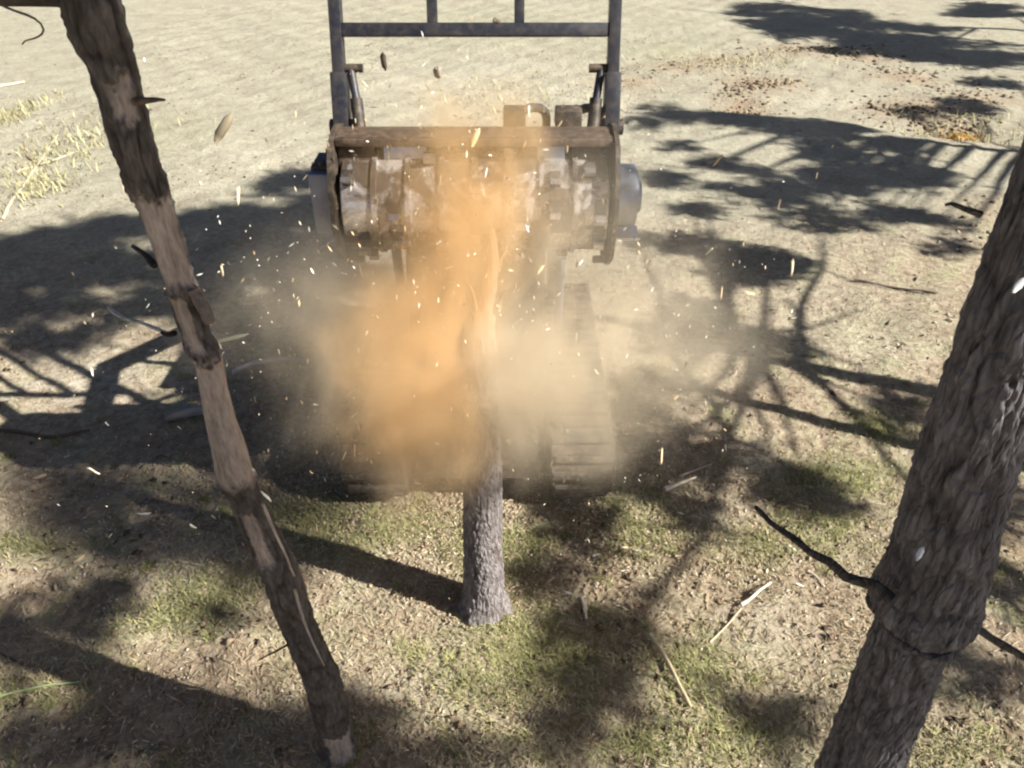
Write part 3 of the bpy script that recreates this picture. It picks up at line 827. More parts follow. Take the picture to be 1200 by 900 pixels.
# rotor with rows of bolted teeth
ro = MB().cyl((-W + 0.03, 0, HZ), (W - 0.03, 0, HZ), 0.245, n=56).bevel(0.006).build('rotor', M_ROTOR, mul)
for k in range(1, 8):
    x = -W + 0.03 + k * (2 * W - 0.06) / 8
    m_ = MB()
    m_.cyl((x - 0.012, 0, HZ), (x + 0.012, 0, HZ), 0.260, n=56)
    m_.build('depth_ring', M_ROTOR, ro)
tooth_m = None
for k in range(46):
    x = -W + 0.07 + (2 * W - 0.14) * (k % 23) / 22
    a = R(137.5 * 0.37 * k * 2 + (180 if k >= 23 else 0) + 15 * (k % 5))
    if tooth_m is None:
        b = MB()
        b.prism([(-0.035, 0.0), (0.045, 0.0), (0.03, 0.038), (-0.02, 0.044)], -0.026, 0.026)
        b.bevel(0.004)
        holder = b.mesh('tooth_holder'); holder.materials.append(M_BLACK)
        b = MB()
        b.prism([(-0.034, 0.02), (-0.018, 0.02), (-0.018, 0.066), (-0.046, 0.070)], -0.024, 0.024)
        b.bevel(0.003)
        tip = b.mesh('tooth'); tip.materials.append(M_TOOTH)
        tooth_m = (holder, tip)
    Mx = Matrix.Translation((x, 0, HZ)) @ Matrix.Rotation(a, 4, 'X') @ Matrix.Translation((0, 0, 0.240))
    for nm, me in (('tooth_holder', tooth_m[0]), ('tooth', tooth_m[1])):
        o = bpy.data.objects.new(nm, me)
        COL.objects.link(o); o.parent = ro; o.matrix_local = Mx

# push frame: two arms leaning back, a cross bar, two uprights and a top bar, tilt rams inside the arms
AX = 0.665
A0, A1 = Vector((0, 0.19, HZ + 0.30)), Vector((0, 0.75, HZ + 2.0))
d = (A1 - A0).normalized()
rot = Matrix.Rotation(math.atan2(d.z, d.y) - math.pi / 2, 4, 'X')
def along(s):
    return A0 + d * s
LEN = (A1 - A0).length
for s in (-1, 1):
    arm = MB().box((s * AX, *along(LEN / 2).yz), (0.056, 0.075, LEN), rot=rot, bev=0.006).build('push_frame_arm', M_FRAME, mul)
    MB().box((s * AX, *along(0.12).yz), (0.075, 0.11, 0.26), rot=rot, bev=0.008).build('gusset', M_FRAME, arm)
    MB().cyl((s * (AX + 0.06), *along(0.0).yz), (s * (AX - 0.09), *along(0.0).yz), 0.038, n=16).build('pivot_pin', M_BLACK, arm)
    MB().cyl((s * (AX - 0.02), *along(0.27).yz), (s * (AX - 0.115), *along(0.27).yz), 0.021, n=12).build('ram_pin', M_BLACK, arm)
    ram = MB().cyl((s * (AX - 0.055), *along(0.27).yz), (s * (AX - 0.085), *(along(0.10) + Vector((0, -0.03, 0))).yz), 0.02, n=14).build('tilt_ram', M_FRAME, mul)
    MB().cyl((s * (AX - 0.080), *(along(0.14) + Vector((0, -0.03, 0))).yz), (s * (AX - 0.095), *(along(-0.03) + Vector((0, -0.05, 0))).yz), 0.031, n=14).build('ram_barrel', M_BLACK, ram)
cb = 0.44
MB().box((0, *along(cb).yz), (2 * AX - 0.058, 0.062, 0.058), rot=rot, bev=0.006).build('cross_bar', M_FRAME, mul)
MB().box((0, *along(LEN - 0.04).yz), (2 * AX - 0.058, 0.062, 0.058), rot=rot, bev=0.006).build('top_bar', M_FRAME, mul)
for x in (-0.205, 0.21):
    MB().box((x, *along((cb + LEN) / 2).yz), (0.048, 0.05, LEN - cb - 0.058), rot=rot, bev=0.005).build('upright', M_FRAME, mul)
# hose block and couplers on top of the hood
for x, w_ in ((0.235, 0.22), (0.51, 0.26)):
    hb_ = MB()
    hb_.box((x - w_ * 0.22, 0.2, HZ + 0.345), (w_ * 0.5, 0.12, 0.09), bev=0.012)
    hb_.build('hose_coupler', M_BLACK, mul)
    P = [(x - w_ * 0.1, 0.2, HZ + 0.37), (x + w_ * 0.2, 0.22, HZ + 0.40), (x + w_ * 0.5, 0.3, HZ + 0.34), (x + w_ * 0.55, 0.45, HZ + 0.2), (x * 0.7, 0.95, HZ - 0.25)]
    V, Q, T = tube(wobble(P, 18, 0.004), [0.022] * 18, 10)
    obj('hydraulic_hose', from_np('hydraulic_hose', V, Q, T, smooth=True), M_HOSE, mul)
# quick-hitch plate and lift arms back to the carrier
MX = -0.065                                  # carrier centre relative to the head
MB().box((0, 0.42, HZ - 0.12), (1.0, 0.05, 0.42), bev=0.01).build('hitch_plate', M_BODY, mul)
for s in (-1, 1):
    P0, P1, P2 = Vector((MX + s * 0.60, 0.45, HZ - 0.25)), Vector((MX + s * 0.60, 1.1, HZ - 0.10)), Vector((MX + s * 0.60, 2.35, 1.75))
    for a_, b_, nm in ((P0, P1, 'lift_arm_nose'), (P1, P2, 'lift_arm')):
        dd = b_ - a_
        MB().box((a_ + b_) / 2, (0.085, dd.length + 0.08, 0.17), rot=Matrix.Rotation(math.atan2(dd.z, dd.y), 4, 'X'), bev=0.015).build(nm, M_BODY, mul)
    MB().cyl(P1 + Vector((0, 0.2, -0.05)), (MX + s * 0.60, 1.5, 0.8), 0.035, n=14).build('lift_ram', M_ALLOY, mul)
    MB().box((MX + s * 0.60, 2.35, 1.25), (0.1, 0.34, 1.1), bev=0.02).build('arm_tower', M_BODY, mul)
# carrier body and cab
MB().box((MX, 1.50, 0.62), (0.92, 1.9, 0.55), bev=0.04).build('chassis', M_BODY, mul)
MB().box((MX, 0.44, 0.50), (0.86, 0.05, 0.50), rot=R(-12), bev=0.012).build('belly_plate', M_BLACK, mul)
cab = MB().prism([(0.72, 0.86), (2.05, 0.86), (2.05, 1.98), (0.98, 1.98)], MX - 0.46, MX + 0.46).bevel(0.03).build('cab', M_BODY, mul)
MB().prism([(0.715, 0.98), (0.735, 0.98), (0.955, 1.88), (0.935, 1.88)], MX - 0.40, MX + 0.40).build('windscreen', M_GLASS, cab)
MB().box((MX, 1.5, 2.0), (0.98, 1.12, 0.045), bev=0.015).build('cab_roof', M_BLACK, cab)
for s in (-1, 1):
    MB().box((MX + s * 0.463, 1.45, 1.42), (0.012, 0.8, 0.62), bev=0.004).build('side_window', M_GLASS, cab)
    MB().cyl((MX + s * 0.36, 0.93, 1.93), (MX + s * 0.36, 0.88, 1.92), 0.05, n=16).build('work_lamp', M_ALLOY, cab)
MB().box((MX, 2.38, 1.02), (0.92, 0.62, 0.8), bev=0.05).build('engine_cover', M_BODY, mul)
# rubber tracks: loop with separate cleats
def loop_pts(off):
    r, y0, y1, zc = 0.29 + off, 0.28 + 0.29, 2.45, 0.335
    pts = []
    for k in range(15):
        a = R(270 - 180 * k / 14); pts.append((y0 + r * math.cos(a), zc + r * math.sin(a)))
    for k in range(15):
        a = R(90 - 180 * k / 14); pts.append((y1 + r * math.cos(a), zc + r * math.sin(a)))
    return pts
for s in (-1, 1):
    cx0 = MX + s * (0.95 - 0.22)
    tr = MB().prism(loop_pts(0.0), cx0 - 0.215, cx0 + 0.215).build('track', M_RUBBER, mul)
    for y in (0.57, 1.2, 1.83, 2.45):
        MB().cyl((cx0 + s * 0.214, y, 0.335), (cx0 + s * 0.24, y, 0.335), 0.2 if y in (0.57, 2.45) else 0.16, n=24).build('roller', M_BLACK, tr)
    lp = loop_pts(0.014)
    P = np.array(lp + [lp[0]]); dl = np.r_[0, np.cumsum(np.hypot(*np.diff(P, axis=0).T))]
    cm = None
    nC = 44
    for k in range(nC):
        q = dl[-1] * k / nC
        y, z = np.interp(q, dl, P[:, 0]), np.interp(q, dl, P[:, 1])
        y2, z2 = np.interp((q + 0.01) % dl[-1], dl, P[:, 0]), np.interp((q + 0.01) % dl[-1], dl, P[:, 1])
        if cm is None:
            cm = MB().box((0, 0, 0), (0.40, 0.05, 0.045), bev=0.008).mesh('cleat'); cm.materials.append(M_RUBBER)
        o = bpy.data.objects.new('cleat', cm)
        COL.objects.link(o); o.parent = tr
        o.matrix_local = Matrix.Translation((cx0 + 0.012 * (k % 2 * 2 - 1), y, z)) @ Matrix.Rotation(math.atan2(z2 - z, y2 - y), 4, 'X')

# ------------------------------------------------------------------ sawdust hanging in the air
DC = Vector((-0.15, 3.35, 1.85))
def f_dust():
    m = bpy.data.materials.new('sawdust_air')
    m.use_nodes = True
    nt = m.node_tree
    nt.nodes.remove(nt.nodes['Principled BSDF'])
    outn = nt.nodes['Material Output']
    P = coord(nt)
    n_w = nd(nt, 'ShaderNodeTexNoise'); n_w.inputs['Scale'].default_value = 1.6; n_w.inputs['Detail'].default_value = 2
    nt.links.new(P, n_w.inputs['Vector'])
    w = nd(nt, 'ShaderNodeVectorMath', operation='SUBTRACT'); nt.links.new(n_w.outputs['Color'], w.inputs[0]); w.inputs[1].default_value = (0.5, 0.5, 0.5)
    w2 = nd(nt, 'ShaderNodeVectorMath', operation='SCALE'); nt.links.new(w.outputs[0], w2.inputs[0]); w2.inputs['Scale'].default_value = 0.75
    PW = nd(nt, 'ShaderNodeVectorMath', operation='ADD'); nt.links.new(P, PW.inputs[0]); nt.links.new(w2.outputs[0], PW.inputs[1])
    def blob(c, r, k):
        s = nd(nt, 'ShaderNodeVectorMath', operation='SUBTRACT'); nt.links.new(PW.outputs[0], s.inputs[0]); s.inputs[1].default_value = Vector(c) - DC
        dv = nd(nt, 'ShaderNodeVectorMath', operation='DIVIDE'); nt.links.new(s.outputs[0], dv.inputs[0]); dv.inputs[1].default_value = r
        ln = nd(nt, 'ShaderNodeVectorMath', operation='LENGTH'); nt.links.new(dv.outputs[0], ln.inputs[0])
        mr = nd(nt, 'ShaderNodeMapRange', interpolation_type='SMOOTHSTEP')
        mr.inputs['From Min'].default_value = 1.0; mr.inputs['From Max'].default_value = 0.0
        mr.inputs['To Min'].default_value = 0.0; mr.inputs['To Max'].default_value = k ** (1 / 1.4)
        nt.links.new(ln.outputs['Value'], mr.inputs['Value'])
        return math_n(nt, 'POWER', mr.outputs[0], 1.4)
    def total(lst):
        acc = None
        for b in lst:
            o = blob(*b)
            acc = o if acc is None else math_n(nt, 'ADD', acc, o)
        return acc
    orange = total([((-0.16, 3.08, 2.95), (0.44, 0.30, 0.32), 5.0), ((-0.22, 3.00, 2.68), (0.50, 0.36, 0.46), 6.0), ((-0.32, 2.90, 2.30), (0.48, 0.40, 0.54), 6.5), ((-0.46, 2.82, 1.95), (0.54, 0.46, 0.56), 6.0), ((-0.38, 2.88, 1.50), (0.44, 0.42, 0.60), 2.8)])
    tan = total([((-0.12, 3.20, 1.95), (1.65, 1.05, 0.92), 1.9), ((0.14, 2.74, 1.88), (0.54, 0.48, 0.48), 4.4), ((-0.06, 2.72, 2.08), (0.32, 0.34, 0.46), 3.4), ((0.70, 3.2, 1.95), (0.90, 0.75, 0.68), 1.5), ((-0.85, 3.2, 2.05), (0.85, 0.75, 0.64), 1.5), ((0.1, 3.25, 1.58), (0.95, 0.65, 0.56), 1.6), ((-0.40, 2.9, 1.50), (0.55, 0.45, 0.58), 1.6), ((0.15, 3.05, 2.65), (0.55, 0.33, 0.46), 2.2)])
    st = nd(nt, 'ShaderNodeMapping'); st.inputs['Rotation'].default_value = (R(12), R(-14), 0); st.inputs['Scale'].default_value = (1.35, 1.2, 0.55)
    nt.links.new(PW.outputs[0], st.inputs[0])
    turb = ramp(nt, noise(nt, 4.6, 4, 0.62, st.outputs[0], 0.0), [(0.33, 0.08), (0.48, 0.75), (0.60, 1.6), (0.72, 2.6)])
    tot = math_n(nt, 'ADD', orange, tan)
    dens = math_n(nt, 'MULTIPLY', tot, turb)
    frac = math_n(nt, 'DIVIDE', orange, math_n(nt, 'ADD', tot, 0.001), True)
    colr = mix(nt, frac, (0.82, 0.725, 0.56), (0.93, 0.655, 0.34))
    pv = nd(nt, 'ShaderNodeVolumePrincipled')
    nt.links.new(colr, pv.inputs['Color'])
    nt.links.new(dens, pv.inputs['Density'])
    pv.inputs['Anisotropy'].default_value = 0.1
    nt.links.new(pv.outputs[0], outn.inputs['Volume'])
    return m
bm = bmesh.new()
bmesh.ops.create_icosphere(bm, subdivisions=3, radius=1.0)
me = bpy.data.meshes.new('dust_cloud')
for v in bm.verts:
    v.co = Vector((v.co.x * 1.95, v.co.y * 1.3, v.co.z * 1.6))
bm.to_mesh(me); bm.free()
dust = obj('dust_cloud', me, f_dust(), None, DC)
tag(dust, 'orange and tan sawdust cloud billowing below the mulcher head', 'dust', kind='stuff')

# ------------------------------------------------------------------ ground cover
def spread(n, ymin=1.2, ymax=16.0, power=1.6):
    """points over the clearing in front of the viewer, thinning with distance"""
    a = ymin ** (1 - power); b = ymax ** (1 - power)
    y = (a + (b - a) * rng.random(n)) ** (1 / (1 - power))
    x = rng.uniform(-1, 1, n) * (0.78 * (0.81 * y + 2.4) + 0.3)
    return x, y

def blades(x, y, L, w, lean, col, k_col):
    n = len(x)
    z = hills(x, y)
    az = rng.uniform(0, 2 * np.pi, n)
    dx, dy = np.cos(az), np.sin(az)
    sx, sy = -dy, dx
    L = L * rng.uniform(0.5, 1.3, n); w = w * rng.uniform(0.6, 1.3, n)
    ln = lean * rng.uniform(0.5, 1.4, n)
    b = np.stack([x, y, z - 0.004], 1)
    s = np.stack([sx * w, sy * w, np.zeros(n)], 1)
    midp = b + np.stack([dx * L * 0.35 * ln, dy * L * 0.35 * ln, 0.6 * L], 1)
    tip = b + np.stack([dx * L * ln, dy * L * ln, L * np.clip(1.05 - 0.5 * ln, 0.1, 1)], 1)
    V = np.stack([b - s, b + s, midp + s * 0.7, midp - s * 0.7, tip], 1).reshape(-1, 3)
    i = np.arange(n) * 5
    Q = np.stack([i, i + 1, i + 2, i + 3], 1); T = np.stack([i + 3, i + 2, i + 4], 1)
    k = k_col[:, None]
    C = (np.array(col[0]) * (1 - k) + np.array(col[1]) * k) * rng.uniform(0.7, 1.25, (n, 1))
    return V, Q, T, np.repeat(C, 5, 0)

# green tufts where the photograph shows green
xs, ys, ks = [], [], []
for (u, v, ru, rv) in GREEN:
    G = ground_at(u, v); t = G.y / ray(u, v)[1]
    ax, ay = ru * t / FPX, 0.5 * (ground_at(u, v - rv).y - ground_at(u, v + rv).y)
    n = int(np.clip(ax * ay * 15000, 300, 4000))
    cl = rng.normal(0, 0.6, (max(6, n // 18), 2))
    p = cl[rng.integers(0, len(cl), n)]
    xs.append(G.x + ax * p[:, 0] + rng.normal(0, 0.05, n)); ys.append(G.y + ay * p[:, 1] + rng.normal(0, 0.05, n)); ks.append(rng.random(n))
tx, ty = spread(150, 1.5, 6.5, 1.5)
for a_, b_ in zip(tx, ty):
    n = int(rng.integers(18, 60)); r_ = rng.uniform(0.012, 0.04)
    xs.append(a_ + rng.normal(0, r_, n)); ys.append(b_ + rng.normal(0, r_, n)); ks.append(np.clip(rng.normal(rng.random(), 0.2, n), 0, 1))
x, y, k = map(np.concatenate, (xs, ys, ks))
V, Q, T, C = blades(x, y, 0.055, 0.0026, 1.0, ((0.165, 0.165, 0.06), (0.42, 0.395, 0.18)), k)
tag(obj('green_grass', from_np('green_grass', V, Q, T, C), M_TINT), 'short thin green grass sprouting through the litter', 'grass', kind='stuff')
# dry straw-coloured grass
x, y = spread(80000, 1.2, 10.0, 1.5)
keep = np.sin(2.1 * x + 1.3 * y) + np.sin(3.7 * x - 2.9 * y + 1) + rng.normal(0, 0.9, len(x)) > 0.0
x, y = x[keep], y[keep]
V, Q, T, C = blades(x, y, 0.045, 0.0024, 1.25, ((0.33, 0.275, 0.16), (0.52, 0.455, 0.30)), rng.random(len(x)))
tag(obj('dry_grass', from_np('dry_grass', V, Q, T, C), M_TINT), 'short dry straw coloured grass over the clearing', 'grass', kind='stuff')

xs, ys = [], []
for (u, v, ru, rv, n) in ((60, 185, 60, 40, 330), (10, 140, 22, 30, 330), (120, 150, 90, 24, 160), (40, 225, 40, 20, 160), (885, 75, 90, 14, 200), (1150, 150, 80, 20, 200), (600, 110, 120, 30, 120)):
    G = ground_at(u, v); t = G.y / ray(u, v)[1]
    xs.append(G.x + rng.normal(0, 0.5, n) * ru * t / FPX); ys.append(G.y + rng.normal(0, 0.5, n) * 0.5 * (ground_at(u, v - rv).y - ground_at(u, v + rv).y))
x, y = np.concatenate(xs), np.concatenate(ys)
V, Q, T, C = blades(x, y, 0.16, 0.008, 1.5, ((0.34, 0.30, 0.14), (0.56, 0.52, 0.30)), rng.random(len(x)))
tag(obj('straw_grass', from_np('straw_grass', V, Q, T, C), M_TINT), 'flattened yellow straw lying on the bright sand', 'grass', kind='stuff')

def flakes(x, y, L, w, th, cols, lift=0.004, tilt=0.25):
    """small lying slivers: bent diamond with thickness"""
    n = len(x)
    az = rng.uniform(0, 2 * np.pi, n)
    L = L * rng.uniform(0.4, 1.6, n) * np.ones(n); w = w * rng.uniform(0.6, 1.5, n)
    d = np.stack([np.cos(az), np.sin(az), rng.normal(0, tilt, n)], 1)
    s = np.stack([-np.sin(az), np.cos(az), rng.normal(0, tilt, n)], 1)
    c = np.stack([x, y, hills(x, y) + lift + rng.random(n) * lift], 1)
    a = c - d * L[:, None]; b = c + d * L[:, None]
    p, q = c - s * w[:, None], c + s * w[:, None]
    up = np.zeros((n, 3)); up[:, 2] = th
    V = np.stack([a, p + up, b, q + up, c - up], 1).reshape(-1, 3)
    i = np.arange(n) * 5
    T = np.concatenate([np.stack([i, i + 1, i + 3], 1), np.stack([i + 1, i + 2, i + 3], 1), np.stack([i, i + 4, i + 1], 1), np.stack([i + 2, i + 1, i + 4], 1), np.stack([i + 3, i + 4, i], 1), np.stack([i + 2, i + 4, i + 3], 1)])
    cols = np.array(cols)
    C = cols[rng.integers(0, len(cols), n)] * rng.uniform(0.75, 1.2, (n, 1))
    return V, T, np.repeat(C, 5, 0)

cc = np.stack([rng.uniform(-9, 11, 90), rng.uniform(6, 20, 90)], 1)
pk = cc[rng.integers(0, 90, 1500)] + rng.normal(0, 0.5, (1500, 2))
x, y = pk[:, 0], pk[:, 1]
V, T, C = flakes(x, y, 0.035 * (0.4 + 1.6 * rng.random(1500) ** 3), 0.011, 0.008, [(0.30, 0.25, 0.18), (0.26, 0.21, 0.15), (0.50, 0.45, 0.34), (0.40, 0.35, 0.26)], 0.008)
tag(obj('wood_debris', from_np('wood_debris', V, None, T, C), M_TINT), 'scattered wood scraps over the open sand behind the machine', 'debris', kind='stuff')
NEED = [(0.42, 0.31, 0.19), (0.50, 0.40, 0.27), (0.36, 0.25, 0.16), (0.56, 0.48, 0.34)]
x, y = spread(26000, 1.2, 9.0, 1.5)
V, T, C = flakes(x, y, 0.045, 0.0022, 0.002, NEED, 0.006, 0.12)
tag(obj('needle_litter', from_np('needle_litter', V, None, T, C), M_TINT), 'brown and straw coloured fallen pine needles', 'litter', kind='stuff')
x, y = spread(9000, 1.2, 18.0, 1.35)
V, T, C = flakes(x, y, 0.016, 0.008, 0.003, [(0.46, 0.37, 0.26), (0.38, 0.28, 0.19), (0.54, 0.46, 0.34), (0.30, 0.21, 0.14)], 0.006)
tag(obj('bark_litter', from_np('bark_litter', V, None, T, C), M_TINT), 'bits of bark and small wood scraps over the ground', 'litter', kind='stuff')
# mulch thrown down round the machine
n = 6000
x = rng.normal(-0.25, 1.4, n); y = 3.85 + rng.normal(0, 0.45, n) - 0.15 * (np.abs(x) < 0.9)
V, T, C = flakes(x, y, 0.020, 0.006, 0.003, [(0.50, 0.39, 0.26), (0.42, 0.30, 0.19), (0.34, 0.24, 0.15), (0.58, 0.48, 0.35)], 0.007, 0.22)
tag(obj('wood_mulch', from_np('wood_mulch', V, None, T, C), M_TINT), 'fresh wood mulch strewn under and around the tracks', 'mulch', kind='stuff')

n = 500
cc = np.stack(spread(60, 1.4, 7.0, 1.5), 1)
pk = cc[rng.integers(0, 60, n)] + rng.normal(0, 0.16, (n, 2))
V, T, C = flakes(pk[:, 0], pk[:, 1], 0.030, 0.014, 0.006, [(0.14, 0.095, 0.06), (0.22, 0.15, 0.095), (0.33, 0.24, 0.16), (0.10, 0.075, 0.05)], 0.008, 0.35)
tag(obj('leaf_litter', from_np('leaf_litter', V, None, T, C), M_TINT), 'dark dead leaves and bark flakes on the near ground', 'litter', kind='stuff')
# soil clods turned up along the ruts
def clod_field(cu, cv, ru, rv, n, size):
    u = cu + rng.normal(0, ru, n); v = cv + rng.normal(0, rv, n)
    G = [ground_at(a, b) for a, b in zip(u, v)]
    return [(g.x, g.y, size * (0.25 + 0.75 * rng.random() ** 2.5)) for g in G]
cl = []
for line, w_ in ((((735, 96), (800, 78), (880, 64), (950, 58), (1010, 68), (1065, 92), (1120, 112), (1190, 128)), 5), (((1020, 122), (1070, 134), (1115, 150), (1140, 165)), 6), (((850, 112), (885, 100), (930, 96)), 6)):
    L_ = np.array(line, float)
    for q_ in rng.random(320):
        f_ = q_ * (len(L_) - 1); i_ = int(f_)
        u_, v_ = L_[i_] * (1 - f_ + i_) + L_[i_ + 1] * (f_ - i_)
        g = ground_at(u_ + rng.normal(0, 10), v_ + rng.normal(0, w_ * 0.5))
        cl.append((g.x, g.y, 0.012 + 0.06 * rng.random() ** 3.5))
for (cu, cv, ru, rv, n, s) in [(890, 98, 26, 7, 90, 0.05), (880, 125, 18, 7, 60, 0.05), (950, 58, 40, 4, 70, 0.07), (1000, 62, 30, 4, 50, 0.07), (1080, 125, 40, 10, 80, 0.05), (1110, 145, 30, 7, 70, 0.06), (1160, 105, 30, 8, 50, 0.06), (820, 75, 40, 6, 50, 0.05), (1060, 84, 30, 4, 40, 0.06),
                               (640, 110, 40, 18, 40, 0.035), (250, 120, 90, 60, 70, 0.03), (60, 190, 40, 40, 60, 0.03), (760, 95, 50, 14, 40, 0.04), (1150, 270, 20, 20, 30, 0.05), (250, 210, 30, 14, 30, 0.03)]:
    cl += clod_field(cu, cv, ru, rv, 2 * n, s)
ico = [Vector(v) for v in ((0, 0, 1), (0.89, 0, 0.45), (0.28, 0.85, 0.45), (-0.72, 0.53, 0.45), (-0.72, -0.53, 0.45), (0.28, -0.85, 0.45), (0.72, 0.53, -0.45), (-0.28, 0.85, -0.45), (-0.89, 0, -0.45), (-0.28, -0.85, -0.45), (0.72, -0.53, -0.45))]
IT = [(0, 1, 2), (0, 2, 3), (0, 3, 4), (0, 4, 5), (0, 5, 1), (1, 6, 2), (2, 7, 3), (3, 8, 4), (4, 9, 5), (5, 10, 1), (6, 7, 2), (7, 8, 3), (8, 9, 4), (9, 10, 5), (10, 6, 1)]
V, T, C = [], [], []
for (x, y, s) in cl:
    b = len(V); cc = random.choice(((0.17, 0.125, 0.08), (0.24, 0.18, 0.115), (0.30, 0.24, 0.16), (0.13, 0.095, 0.06)))
    z = hz(x, y)
    for v in ico:
        V.append((x + v.x * s * random.uniform(0.6, 1.2), y + v.y * s * random.uniform(0.6, 1.2), z + 0.10 * s + v.z * s * 0.5 * random.uniform(0.6, 1.2))); C.append(cc)
    T += [(b + i, b + j, b + k) for i, j, k in IT]
tag(obj('soil_clods', from_np('soil_clods', V, None, T, np.array(C)), M_TINT), 'loose brown soil clods along the rutted bank', 'soil', kind='stuff')

# ------------------------------------------------------------------ sticks lying about
def stick(name, pxs, r0, r1, col, label, cat='stick', lift=None, group=None, seg=None, n=8, rough=0.004):
    pts = []
    for p in pxs:
        g = ground_at(p[0], p[1])
        l = p[2] if len(p) > 2 else 0.0
        pts.append(Vector((g.x, g.y, hz(g.x, g.y) + max(r0, r1) * 0.8 + l)))
    c0 = pts[0].copy(); c0.z = hz(c0.x, c0.y)
    L = sum((pts[i + 1] - pts[i]).length for i in range(len(pts) - 1))
    k = seg or max(6, int(L / 0.06))
    P = [p - c0 for p in wobble(pts, k, rough)]
    V, Q, T = tube(P, [r0 + (r1 - r0) * i / (k - 1) for i in range(k)], n, 0.25)
    C = np.array(col) * rng.uniform(0.75, 1.2, (len(V), 1))
    o = obj(name, from_np(name, V, Q, T, C, smooth=True), M_TINT, None, c0)
    return tag(o, label, cat, group)
STK = 'sticks and branches lying on the ground'
stick('fallen_stick', [(761, 746, 0.02), (785, 785, 0.04), (809, 832, 0.015)], 0.012, 0.009, (0.55, 0.45, 0.28), 'long pale stick on grass, right of the dark shade at bottom centre', group=STK)
stick('fallen_stick', [(832, 752, 0.0), (850, 735, 0.01), (868, 716, 0.02)], 0.007, 0.005, (0.52, 0.42, 0.28), 'thin straw coloured stick lying end to end with a split stick', group=STK)
stick('split_stick', [(868, 712, 0.02), (884, 702, 0.03), (901, 690, 0.03)], 0.012, 0.006, (0.72, 0.62, 0.46), 'bright freshly split stick left of the dark pine branch', group=STK)
stick('split_stick', [(778, 577, 0.015), (795, 570, 0.02), (815, 562, 0.015)], 0.020, 0.007, (0.72, 0.60, 0.45), 'thick pale split piece of wood right of the tracks', group=STK)
stick('fallen_stick', [(795, 560, 0.01), (815, 552, 0.01), (834, 546, 0.01)], 0.010, 0.004, (0.48, 0.38, 0.30), 'pinkish stick just above the thick pale split piece', group=STK)
stick('split_stick', [(648, 488, 0.5), (665, 497, 0.42), (681, 512, 0.35)], 0.007, 0.011, (0.78, 0.64, 0.42), 'pale splinter in mid air in front of the tracks', group=STK)
stick('fallen_stick', [(946, 672), (957, 680), (965, 690)], 0.010, 0.008, (0.50, 0.42, 0.32), 'short stubby stick under the dark pine branch', group=STK)
stick('fallen_stick', [(815, 688), (822, 675), (826, 662)], 0.009, 0.005, (0.10, 0.075, 0.055), 'short dark curved twig in the pinkish litter', group=STK)
stick('fallen_stick', [(822, 722), (828, 732), (832, 740)], 0.007, 0.006, (0.13, 0.095, 0.07), 'small dark twig left of the thin straw coloured stick', group=STK)
stick('fallen_stick', [(-10, 104), (12, 101), (29, 97)], 0.03, 0.018, (0.62, 0.52, 0.36), 'pale stick at the left edge on bright sand', group=STK)
stick('fallen_branch', [(2, 258), (14, 238), (30, 215), (45, 190), (68, 158)], 0.022, 0.012, (0.55, 0.47, 0.33), 'pale forked branch lying on sand in the upper left', cat='branch', group=STK)
stick('fallen_stick', [(20, 200), (50, 190), (90, 178)], 0.014, 0.008, (0.58, 0.50, 0.36), 'thin straw stick crossing the pale forked branch', group=STK)
stick('fallen_stick', [(28, 165), (32, 185), (48, 192)], 0.02, 0.012, (0.30, 0.23, 0.15), 'bent brown stick left of the pale forked branch', group=STK)
stick('fallen_stick', [(0, 766), (10, 771), (22, 776)], 0.007, 0.005, (0.07, 0.06, 0.05), 'short black twig at the lower left edge', group=STK)
stick('fallen_branch', [(-10, 818, 0.01), (30, 812, 0.03), (60, 806, 0.03), (95, 800, 0.01)], 0.009, 0.005, (0.30, 0.34, 0.16), 'green lichened branch at the lower left corner', cat='branch', group=STK)
stick('fallen_branch', [(-20, 505), (30, 508), (60, 513), (105, 505)], 0.02, 0.012, (0.13, 0.085, 0.06), 'dark crooked branch on the sunny patch at the left edge', cat='branch', group=STK)
stick('fallen_branch', [(275, 445, 0.02), (300, 436, 0.05), (340, 428, 0.05), (360, 427, 0.02)], 0.025, 0.015, (0.55, 0.52, 0.46), 'grey weathered branch in the shade right of the slim pine', cat='branch', group=STK)
stick('fallen_log', [(196, 496, 0.02), (218, 490, 0.03), (240, 488, 0.03), (262, 490, 0.02)], 0.045, 0.04, (0.30, 0.27, 0.24), 'short mottled log in shade behind the slim pine', cat='log', group=STK, n=12)
stick('fallen_stick', [(682, 700, 0.01), (684, 712, 0.02), (687, 726, 0.02)], 0.011, 0.008, (0.68, 0.60, 0.45), 'short upright-looking pale stick right of the chewed trunk base', group=STK)
stick('fallen_stick', [(1000, 330), (1050, 338), (1098, 345)], 0.016, 0.010, (0.14, 0.10, 0.08), 'long dark stick left of the thick pine, behind', group=STK)

